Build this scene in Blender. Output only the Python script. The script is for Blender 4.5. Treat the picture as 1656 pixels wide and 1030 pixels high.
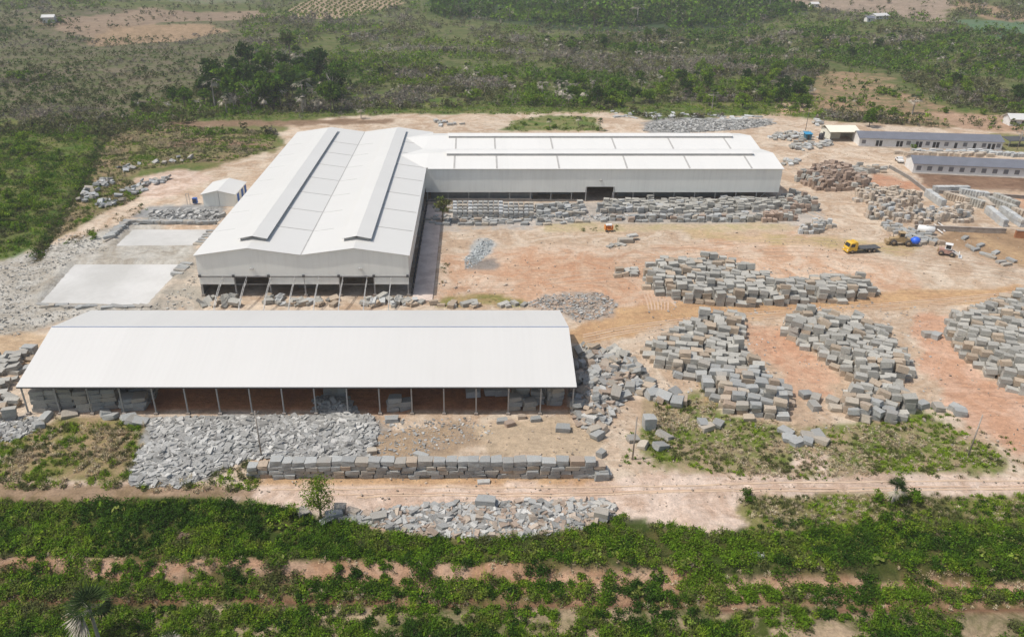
import bpy, bmesh, math, random
import numpy as np
from math import radians, sin, cos, tan, pi
from mathutils import Vector, Matrix, Euler
for o in list(bpy.data.objects): bpy.data.objects.remove(o)
scene = bpy.context.scene
col = scene.collection
random.seed(7); RNG = np.random.default_rng(11)

# ------------------------------------------------------------ camera, sky, sun, exposure
H = 75.0; F = 1258.0; CX, CY = 766.0, 515.0; PITCH = radians(26.9)
cam = bpy.data.cameras.new("camera"); cam_o = bpy.data.objects.new("camera", cam); col.objects.link(cam_o)
cam.sensor_width = 36; cam.lens = 36 * F / 1656; cam.shift_x = (828 - CX) / 1656
cam.clip_start = 1; cam.clip_end = 12000
cam_o.location = (0, 0, H); cam_o.rotation_euler = (pi / 2 - PITCH, 0, 0)
scene.camera = cam_o
SUNV = Vector((-0.56, -0.10, 1.0)).normalized()
w = bpy.data.worlds.new("World"); scene.world = w; w.use_nodes = True
nt = w.node_tree; nt.nodes.clear()
sky = nt.nodes.new('ShaderNodeTexSky'); sky.sky_type = 'NISHITA'; sky.sun_disc = False
sky.sun_elevation = math.asin(SUNV.z); sky.sun_rotation = math.atan2(SUNV.x, SUNV.y)
sky.air_density = 1.3; sky.dust_density = 4.0; sky.altitude = 100
bg = nt.nodes.new('ShaderNodeBackground'); bg.inputs[1].default_value = 0.135
wo = nt.nodes.new('ShaderNodeOutputWorld')
nt.links.new(sky.outputs[0], bg.inputs[0]); nt.links.new(bg.outputs[0], wo.inputs[0])
sl = bpy.data.lights.new("sun", 'SUN'); sl.energy = 4.05; sl.angle = radians(0.8); sl.color = (1, 0.955, 0.89)
so = bpy.data.objects.new("sun", sl); col.objects.link(so); so.rotation_euler = SUNV.to_track_quat('Z', 'Y').to_euler()
so.location = (0, 0, 200)
vs = scene.view_settings; vs.view_transform = 'Standard'; vs.look = 'None'; vs.exposure = -0.32; vs.gamma = 1
scene.cycles.max_bounces = 5; scene.cycles.diffuse_bounces = 3; scene.cycles.volume_bounces = 1
scene.cycles.transmission_bounces = 2; scene.cycles.transparent_max_bounces = 4

# ------------------------------------------------------------ projection helpers
cp, sp_ = cos(PITCH), sin(PITCH)
def P0(px, py, z=0.0):
    a = (px - CX) / F; b = (CY - py) / F
    d = (a, cp + b * sp_, -sp_ + b * cp); t = (z - H) / d[2]
    return d[0] * t, d[1] * t
def Pd(px, py, Y):
    a = (px - CX) / F; b = (CY - py) / F
    d = (a, cp + b * sp_, -sp_ + b * cp); t = Y / d[1]
    return d[0] * t, Y, H + d[2] * t
def proj(x, y, z=0.0):
    dep = np.maximum(y * cp + (H - z) * sp_, 4.0)
    up = y * sp_ - (H - z) * cp
    return CX + F * x / dep, CY - F * up / dep
def _hash(i, j, s):
    n = (i.astype(np.int64) * 374761393 + j.astype(np.int64) * 668265263 + s * 1442695041) & 0x7fffffff
    n = ((n ^ (n >> 13)) * 1274126177) & 0x7fffffff
    return ((n ^ (n >> 16)) & 0xffff) / 65535.0
def vnoise(x, y, s=0):
    x = np.asarray(x, float); y = np.asarray(y, float)
    i = np.floor(x); j = np.floor(y); u = x - i; v = y - j
    u = u * u * (3 - 2 * u); v = v * v * (3 - 2 * v)
    a = _hash(i, j, s); b = _hash(i + 1, j, s); c = _hash(i, j + 1, s); d = _hash(i + 1, j + 1, s)
    return (a * (1 - u) + b * u) * (1 - v) + (c * (1 - u) + d * u) * v
def fbm(x, y, s=0, o=4):
    r = 0; a = 0.5; t = 0
    for k in range(o):
        r = r + a * vnoise(np.asarray(x) * 2 ** k, np.asarray(y) * 2 ** k, s + k * 17); t += a; a *= 0.5
    return r / t
def sst(a, b, x):
    t = np.clip((x - a) / (b - a), 0, 1); return t * t * (3 - 2 * t)
def pip(poly, X, Y):
    X = np.asarray(X, float); Y = np.asarray(Y, float)
    ins = np.zeros(X.shape, bool); n = len(poly)
    xs = [q[0] for q in poly]; ys = [q[1] for q in poly]
    m = (X > min(xs)) & (X < max(xs)) & (Y > min(ys)) & (Y < max(ys))
    xm = X[m]; ym = Y[m]; im = np.zeros(xm.shape, bool)
    for k in range(n):
        x1, y1 = poly[k]; x2, y2 = poly[(k + 1) % n]
        if y1 == y2: continue
        c = ((y1 > ym) != (y2 > ym)) & (xm < (x2 - x1) * (ym - y1) / (y2 - y1) + x1)
        im ^= c
    ins[m] = im; return ins
def segdist(pts, X, Y):
    best = np.full(np.shape(X), 1e9)
    for (x1, y1), (x2, y2) in zip(pts[:-1], pts[1:]):
        dx, dy = x2 - x1, y2 - y1; L = dx * dx + dy * dy + 1e-9
        t = np.clip(((X - x1) * dx + (Y - y1) * dy) / L, 0, 1)
        best = np.minimum(best, np.hypot(X - x1 - t * dx, Y - y1 - t * dy))
    return best
W = lambda pts: [P0(*q) for q in pts]
POND1 = [(60, 490), (118, 424), (300, 425), (288, 440), (238, 493)]
POND2 = [(182, 398), (212, 369), (341, 369), (318, 397)]
WP1, WP2 = W(POND1), W(POND2)
YB, YT = P0(766, 925)[1], P0(766, 968)[1]
DITCH = W([(60, 420), (100, 345), (135, 300), (150, 262), (162, 235), (185, 212), (235, 190)])
def hz(x, y):
    x = np.asarray(x, float); y = np.asarray(y, float)
    m = sst(300, 620, y) * (1 - sst(2500, 4500, y))
    h = m * ((fbm(x / 230, y / 230, 3, 3) - 0.45) * 26 + 5 * fbm(x / 45, y / 45, 5, 2))
    h = h + sst(900, 2600, np.hypot(x, y)) * 45 * (fbm(x / 800, y / 800, 9, 3)) 
    h = h + 0.22 * (fbm(x / 5, y / 5, 91, 3) - 0.5) * (1 - sst(300, 380, y)) * sst(96, 104, y)
    # soil bank and shallow trench in the foreground rows
    wob = (fbm(x / 14, y * 0, 21, 2) - 0.5) * 2.2
    h = h - 0.9 * (1 - sst(YB - 1.0, YB + 0.7, y + wob)) * sst(-80, 20, y)
    h = h + 0.5 * np.exp(-((y + wob - YB - 1.2) / 0.9) ** 2)
    tr = np.abs(y + wob * 0.5 - YT)
    h = h - 0.55 * np.exp(-(tr / 0.45) ** 2)
    h = h + 0.28 * (fbm(x / 2.2, y / 2.2, 31, 2) - 0.5) * (1 - sst(92, 99, y))
    h = h - 0.9 * np.exp(-(segdist(DITCH, x, y) / 1.3) ** 2)
    d1 = np.where(pip(WP1, x, y) | pip(WP2, x, y), -0.55, 0.0)
    dd = np.minimum(segdist(WP1 + WP1[:1], x, y), segdist(WP2 + WP2[:1], x, y))
    return h + d1 * sst(0.0, 0.8, dd) + np.where(d1 == 0, 0.45 * np.exp(-((dd - 1.3) / 1.1) ** 2) * (x < -62), 0)
def P(px, py):
    z = 0.0
    if P0(px, py)[1] > 300:
        for _ in range(6):
            x, y = P0(px, py, z); z = 0.5 * z + 0.5 * float(hz(x, y))
    x, y = P0(px, py, z); return x, y, float(hz(x, y))

# ------------------------------------------------------------ materials
def lin(r, g, b, k=0.8):
    f = lambda v: ((v / 255 + 0.055) / 1.055) ** 2.4 if v > 10 else v / 255 / 12.92
    return tuple(min(0.95, f(v) * k) for v in (r, g, b))
class N:
    def __init__(s, name):
        s.m = bpy.data.materials.new(name); s.m.use_nodes = True; s.t = s.m.node_tree; s.t.nodes.clear()
        s.out = s.t.nodes.new('ShaderNodeOutputMaterial'); s.b = s.t.nodes.new('ShaderNodeBsdfPrincipled')
        s.t.links.new(s.b.outputs[0], s.out.inputs[0])
    def n(s, ty, **k):
        x = s.t.nodes.new(ty)
        for a, v in k.items(): setattr(x, a, v)
        return x
    def l(s, a, b): s.t.links.new(a, b)
    def noise(s, scale, detail=4, vec=None, rough=0.6):
        x = s.n('ShaderNodeTexNoise'); x.inputs['Scale'].default_value = scale; x.inputs['Detail'].default_value = detail
        x.inputs['Roughness'].default_value = rough
        if vec is None:
            g = s.n('ShaderNodeNewGeometry'); vec = g.outputs['Position']
        s.l(vec, x.inputs['Vector']); return x.outputs[0]
    def mr(s, v, a, b, c, d):
        x = s.n('ShaderNodeMapRange'); s.l(v, x.inputs[0])
        for i, q in enumerate((a, b, c, d)): x.inputs[i + 1].default_value = q
        return x.outputs[0]
    def mix(s, f, a, b, mode='MIX'):
        x = s.n('ShaderNodeMix', data_type='RGBA', blend_type=mode)
        for i, v in ((0, f), (6, a), (7, b)):
            if isinstance(v, (int, float)): x.inputs[i].default_value = v
            elif isinstance(v, tuple): x.inputs[i].default_value = (*v, 1)[:4]
            else: s.l(v, x.inputs[i])
        return x.outputs[2]
    def bump(s, v, strength=0.3, dist=0.1):
        x = s.n('ShaderNodeBump'); x.inputs['Strength'].default_value = strength; x.inputs['Distance'].default_value = dist
        s.l(v, x.inputs['Height']); s.l(x.outputs[0], s.b.inputs['Normal'])
def var_mat(name, c, amp=0.18, scale=0.8, rough=0.8, fine=6.0, c2=None, metal=0.0, bump=0.0, objrand=0.0):
    m = N(name); n1 = m.noise(scale, 6); n2 = m.noise(fine, 4)
    base = m.mix(m.mr(n1, 0.38, 0.62, 0, 1), c, c2 if c2 else tuple(v * (1 - amp) for v in c))
    v = m.mr(n2, 0.3, 0.7, 1 - amp, 1 + amp)
    base = m.mix(1.0, base, v, 'MULTIPLY')
    if objrand:
        oi = m.n('ShaderNodeObjectInfo'); base = m.mix(1.0, base, m.mr(oi.outputs['Random'], 0, 1, 1 - objrand, 1 + objrand), 'MULTIPLY')
    m.l(base, m.b.inputs['Base Color']); m.b.inputs['Roughness'].default_value = rough; m.b.inputs['Metallic'].default_value = metal
    if bump: m.bump(n2, bump, 0.05)
    return m.m
def sheet_mat(name, c, axis='x', period=1.05, rough=0.45, streak=0.05, dirt=(0.42, 0.40, 0.36), damt=0.10):
    """profiled metal sheeting: thin ribs, faint sheet-to-sheet tone changes, run-off streaks"""
    m = N(name); g = m.n('ShaderNodeNewGeometry'); s = m.n('ShaderNodeSeparateXYZ'); m.l(g.outputs['Position'], s.inputs[0])
    o = {'x': s.outputs[0], 'y': s.outputs[1]}[axis]
    mp = m.n('ShaderNodeMapping'); m.l(g.outputs['Position'], mp.inputs[0])
    mp.inputs['Scale'].default_value = (1.3, 0.06, 0.08) if axis == 'x' else (0.06, 1.3, 0.08)
    st = m.noise(1.0, 5, mp.outputs[0]); big = m.noise(0.09, 4)
    q = m.n('ShaderNodeMath', operation='DIVIDE'); m.l(o, q.inputs[0]); q.inputs[1].default_value = period * 5
    fl = m.n('ShaderNodeMath', operation='FLOOR'); m.l(q.outputs[0], fl.inputs[0])
    wn = m.n('ShaderNodeTexWhiteNoise', noise_dimensions='1D'); m.l(fl.outputs[0], wn.inputs['W'])
    base = m.mix(1.0, c, m.mr(wn.outputs[0], 0, 1, 1 - streak * .5, 1), 'MULTIPLY')
    base = m.mix(m.mr(st, 0.45, 0.8, 0, damt), base, dirt)
    base = m.mix(m.mr(big, 0.45, 0.75, 0, damt * 0.8), base, dirt)
    m.l(base, m.b.inputs['Base Color']); m.b.inputs['Roughness'].default_value = rough
    wv = m.n('ShaderNodeMath', operation='SINE'); mu = m.n('ShaderNodeMath', operation='MULTIPLY'); m.l(o, mu.inputs[0])
    mu.inputs[1].default_value = 2 * pi / period; m.l(mu.outputs[0], wv.inputs[0]); m.bump(wv.outputs[0], 0.08, 0.03)
    return m.m
def attr_mat(name, rough=0.9, transl=0.0, fine=3.0, amp=0.25):
    m = N(name); a = m.n('ShaderNodeAttribute', attribute_name='col')
    base = m.mix(1.0, a.outputs['Color'], m.mr(m.noise(fine, 3), 0.3, 0.7, 1 - amp, 1 + amp), 'MULTIPLY')
    m.l(base, m.b.inputs['Base Color']); m.b.inputs['Roughness'].default_value = rough
    m.b.inputs['Specular IOR Level'].default_value = 0.08
    if transl:
        t = m.n('ShaderNodeBsdfTranslucent'); m.l(base, t.inputs[0]); x = m.n('ShaderNodeMixShader'); x.inputs[0].default_value = transl
        m.l(m.b.outputs[0], x.inputs[1]); m.l(t.outputs[0], x.inputs[2]); m.l(x.outputs[0], m.out.inputs[0])
    return m.m
def stone_mat(name, c1, c2, c3):
    """granite: object-level choice of tone, saw marks, iron stains"""
    m = N(name); oi = m.n('ShaderNodeObjectInfo'); r = m.n('ShaderNodeValToRGB'); m.l(oi.outputs['Random'], r.inputs[0])
    e = r.color_ramp.elements; e[0].color = (*c1, 1); e[1].color = (*c3, 1); x = e.new(0.6); x.color = (*c2, 1)
    tc = m.n('ShaderNodeTexCoord')
    n1 = m.noise(1.3, 5); n2 = m.noise(7, 4)
    base = m.mix(m.mr(n1, 0.5, 0.75, 0, 0.3), r.outputs[0], (0.32, 0.26, 0.19))
    base = m.mix(1.0, base, m.mr(n2, 0.3, 0.7, 0.78, 1.2), 'MULTIPLY')
    m.l(base, m.b.inputs['Base Color']); m.b.inputs['Roughness'].default_value = 0.85; m.bump(n2, 0.5, 0.05)
    return m.m
M = {}
M['roof_x'] = sheet_mat('white_roof_sheet', (0.665, 0.66, 0.628), 'y', damt=0.07)
M['roof_y'] = sheet_mat('white_roof_sheet_cross', (0.635, 0.63, 0.605), 'x', damt=0.07)
M['roof_w'] = sheet_mat('white_wing_roof_sheet', (0.74, 0.735, 0.70), 'x', damt=0.07)
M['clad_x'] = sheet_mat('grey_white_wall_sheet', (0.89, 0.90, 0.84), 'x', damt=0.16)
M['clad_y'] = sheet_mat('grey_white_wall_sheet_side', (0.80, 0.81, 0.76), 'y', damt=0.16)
M['strip'] = var_mat('grey_gutter', (0.44, 0.43, 0.41), 0.15)
M['blue'] = var_mat('blue_ridge_paint', (0.30, 0.40, 0.62), 0.1)
M['steel'] = var_mat('galvanised_steel', (0.42, 0.42, 0.41), 0.15, 1.5, 0.5, metal=0.3)
M['dark_steel'] = var_mat('dark_steel', (0.10, 0.10, 0.10), 0.2, 1.5, 0.6)
M['ledge'] = var_mat('dusty_pink_concrete', lin(240, 222, 208), 0.12, 0.3, 0.9, 4, lin(216, 196, 182)); M['concrete'] = var_mat('weathered_concrete', lin(190, 180, 170), 0.15, 0.5, 0.9, 5, lin(160, 150, 138), bump=0.3)
M['conc_dark'] = var_mat('dull_concrete', lin(150, 146, 140), 0.2, 0.5, 0.9, 5)
M['white_wall'] = var_mat('white_render', (0.78, 0.78, 0.77), 0.06, 0.4, 0.8, 3, (0.70, 0.69, 0.66))
M['cream'] = var_mat('cream_paint', (0.80, 0.77, 0.64), 0.06, 0.5, 0.7)
M['grey_roof'] = var_mat('grey_roof_sheet', (0.17, 0.18, 0.21), 0.12, 0.3, 0.55, 4)
M['door'] = var_mat('dark_door', (0.05, 0.05, 0.05), 0.2)
M['shutter'] = var_mat('grey_window_shutter', (0.22, 0.22, 0.23), 0.2)
M['glass'] = var_mat('dark_glass', (0.03, 0.035, 0.04), 0.1, rough=0.15)
M['door_blue'] = var_mat('blue_door', (0.06, 0.16, 0.50), 0.12)
M['tarp_blue'] = var_mat('blue_tarpaulin', (0.04, 0.28, 0.50), 0.15)
M['drum'] = var_mat('bright_blue_drum', (0.03, 0.14, 0.75), 0.08, rough=0.4)
M['yellow'] = var_mat('yellow_cab_paint', (0.74, 0.47, 0.05), 0.12, 2, 0.4)
M['orange'] = var_mat('orange_paint', (0.75, 0.28, 0.06), 0.12)
M['tanvehicle'] = var_mat('dusty_tan_paint', lin(190, 165, 125), 0.2, 2)
M['white_metal'] = var_mat('white_paint', (0.78, 0.78, 0.76), 0.1, 1.5, 0.5)
M['pinkish'] = var_mat('dusty_pink_paint', lin(200, 160, 145), 0.2, 2)
M['rubber'] = var_mat('dusty_rubber', (0.07, 0.06, 0.055), 0.2)
M['rim'] = var_mat('dusty_rim', lin(170, 150, 125), 0.2)
M['mesh_grey'] = var_mat('grey_partition', (0.33, 0.34, 0.33), 0.2)
M['black_pipe'] = var_mat('black_pipe', (0.03, 0.03, 0.035), 0.2, rough=0.5)
M['bark'] = var_mat('grey_brown_bark', (0.20, 0.16, 0.12), 0.3, 2, 0.9)
M['pale_bark'] = var_mat('pale_bark', (0.42, 0.38, 0.33), 0.2, 2, 0.9)
M['slurry'] = var_mat('pale_stone_slurry', lin(222, 221, 217), 0.03, 0.06, 0.9, 1.0, lin(202, 201, 196))
M['leaf'] = attr_mat('leaves', 0.75, 0.30, 0.6, 0.2)
M['rock'] = attr_mat('broken_granite', 0.88, 0, 5.0, 0.2)
M['granite'] = stone_mat('grey_granite', lin(186, 188, 185), lin(158, 160, 158), lin(188, 178, 162))
M['granite_warm'] = stone_mat('tan_granite', lin(196, 182, 162), lin(182, 162, 142), lin(198, 188, 172))
M['brown_stone'] = stone_mat('brown_granite', lin(184, 166, 150), lin(164, 144, 128), lin(192, 178, 162))
M['beige_stone'] = stone_mat('beige_granite', lin(212, 198, 180), lin(196, 180, 162), lin(206, 200, 190))
M['pale_stone'] = stone_mat('pale_grey_granite', lin(205, 208, 208), lin(190, 194, 196), lin(200, 196, 186))

# ------------------------------------------------------------ object helpers
def tag(o, label=None, cat=None, group=None, kind=None, category=None):
    cat = cat or category
    if label: o['label'] = label
    if cat: o['category'] = cat
    if group: o['group'] = group
    if kind: o['kind'] = kind
    return o
def link(name, me, parent=None, loc=None):
    o = bpy.data.objects.new(name, me); col.objects.link(o)
    if parent: o.parent = parent
    if loc: o.location = loc
    return o
def empty(name, loc, rz=0, **k):
    o = bpy.data.objects.new(name, None); col.objects.link(o); o.location = loc; o.rotation_euler = (0, 0, rz); o.empty_display_size = 0.5
    return tag(o, **k)
class MB:
    def __init__(s): s.v = []; s.f = []; s.sm = []
    def add(s, v, f, smooth=False):
        b = len(s.v); s.v += [tuple(p) for p in v]; s.f += [tuple(b + i for i in q) for q in f]; s.sm += [smooth] * len(f); return s
    def box(s, x0, y0, z0, x1, y1, z1):
        v = [(x, y, z) for z in (z0, z1) for y in (y0, y1) for x in (x0, x1)]
        return s.add(v, [(0, 2, 3, 1), (4, 5, 7, 6), (0, 1, 5, 4), (2, 6, 7, 3), (0, 4, 6, 2), (1, 3, 7, 5)])
    def bar(s, a, b, w=0.1, h=None):
        a, b = Vector(a), Vector(b); d = (b - a).normalized(); h = h or w
        u = d.cross(Vector((0, 0, 1)));
        if u.length < 1e-3: u = Vector((1, 0, 0))
        u.normalize(); q = u.cross(d)
        v = [p + u * sx * w / 2 + q * sy * h / 2 for p in (a, b) for sx, sy in ((-1, -1), (1, -1), (1, 1), (-1, 1))]
        return s.add(v, [(0, 3, 2, 1), (4, 5, 6, 7), (0, 1, 5, 4), (1, 2, 6, 5), (2, 3, 7, 6), (3, 0, 4, 7)])
    def cyl(s, a, b, r1, r2=None, n=10):
        a, b = Vector(a), Vector(b); r2 = r1 if r2 is None else r2; d = (b - a).normalized()
        u = d.orthogonal().normalized(); q = d.cross(u)
        v = [p + (u * cos(t) + q * sin(t)) * r for p, r in ((a, r1), (b, r2)) for t in [2 * pi * k / n for k in range(n)]]
        i = len(s.v); s.add(v, [(k, (k + 1) % n, n + (k + 1) % n, n + k) for k in range(n)], True)
        s.f += [tuple(i + k for k in range(n))[::-1], tuple(i + n + k for k in range(n))]; s.sm += [False, False]; return s
    def lathe(s, a, d, prof, n=14):
        a, d = Vector(a), Vector(d).normalized(); u = d.orthogonal().normalized(); q = d.cross(u)
        v = [a + d * z + (u * cos(t) + q * sin(t)) * r for z, r in prof for t in [2 * pi * k / n for k in range(n)]]
        return s.add(v, [(j * n + k, j * n + (k + 1) % n, (j + 1) * n + (k + 1) % n, (j + 1) * n + k) for j in range(len(prof) - 1) for k in range(n)], True)
    def prism(s, pts, axis, a, b):
        """pts: outline in the plane across `axis` ('x': (y,z), 'y': (x,z)); extruded a..b"""
        mk = (lambda t, p: (t, p[0], p[1])) if axis == 'x' else (lambda t, p: (p[0], t, p[1]))
        n = len(pts); v = [mk(t, p) for t in (a, b) for p in pts]
        f = [(k, (k + 1) % n, n + (k + 1) % n, n + k) for k in range(n)] + [tuple(range(n))[::-1], tuple(range(n, 2 * n))]
        return s.add(v, f)
    def mesh(s, name, mat):
        me = bpy.data.meshes.new(name); me.from_pydata([tuple(p) for p in s.v], [], s.f); me.validate()
        if len(me.polygons) == len(s.sm): me.polygons.foreach_set('use_smooth', s.sm)
        bm = bmesh.new(); bm.from_mesh(me); bmesh.ops.recalc_face_normals(bm, faces=bm.faces); bm.to_mesh(me); bm.free()
        me.materials.append(mat); return me
    def build(s, name, mat, parent=None, loc=None): return link(name, s.mesh(name, mat), parent, loc)
def np_mesh(name, verts, nper, cols, mat, smooth=False):
    """verts (N*nper,3): N separate polygons of nper corners; cols (N,3) per face"""
    nv = len(verts); nf = nv // nper
    me = bpy.data.meshes.new(name); me.vertices.add(nv); me.vertices.foreach_set('co', np.ascontiguousarray(verts, np.float32).ravel())
    me.loops.add(nv); me.loops.foreach_set('vertex_index', np.arange(nv, dtype=np.int32))
    me.polygons.add(nf); me.polygons.foreach_set('loop_start', np.arange(0, nv, nper, dtype=np.int32))
    me.update(calc_edges=True)
    at = me.attributes.new('col', 'FLOAT_COLOR', 'FACE'); c = np.ones((nf, 4), np.float32); c[:, :3] = cols
    at.data.foreach_set('color', c.ravel()); me.materials.append(mat); return me

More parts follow.
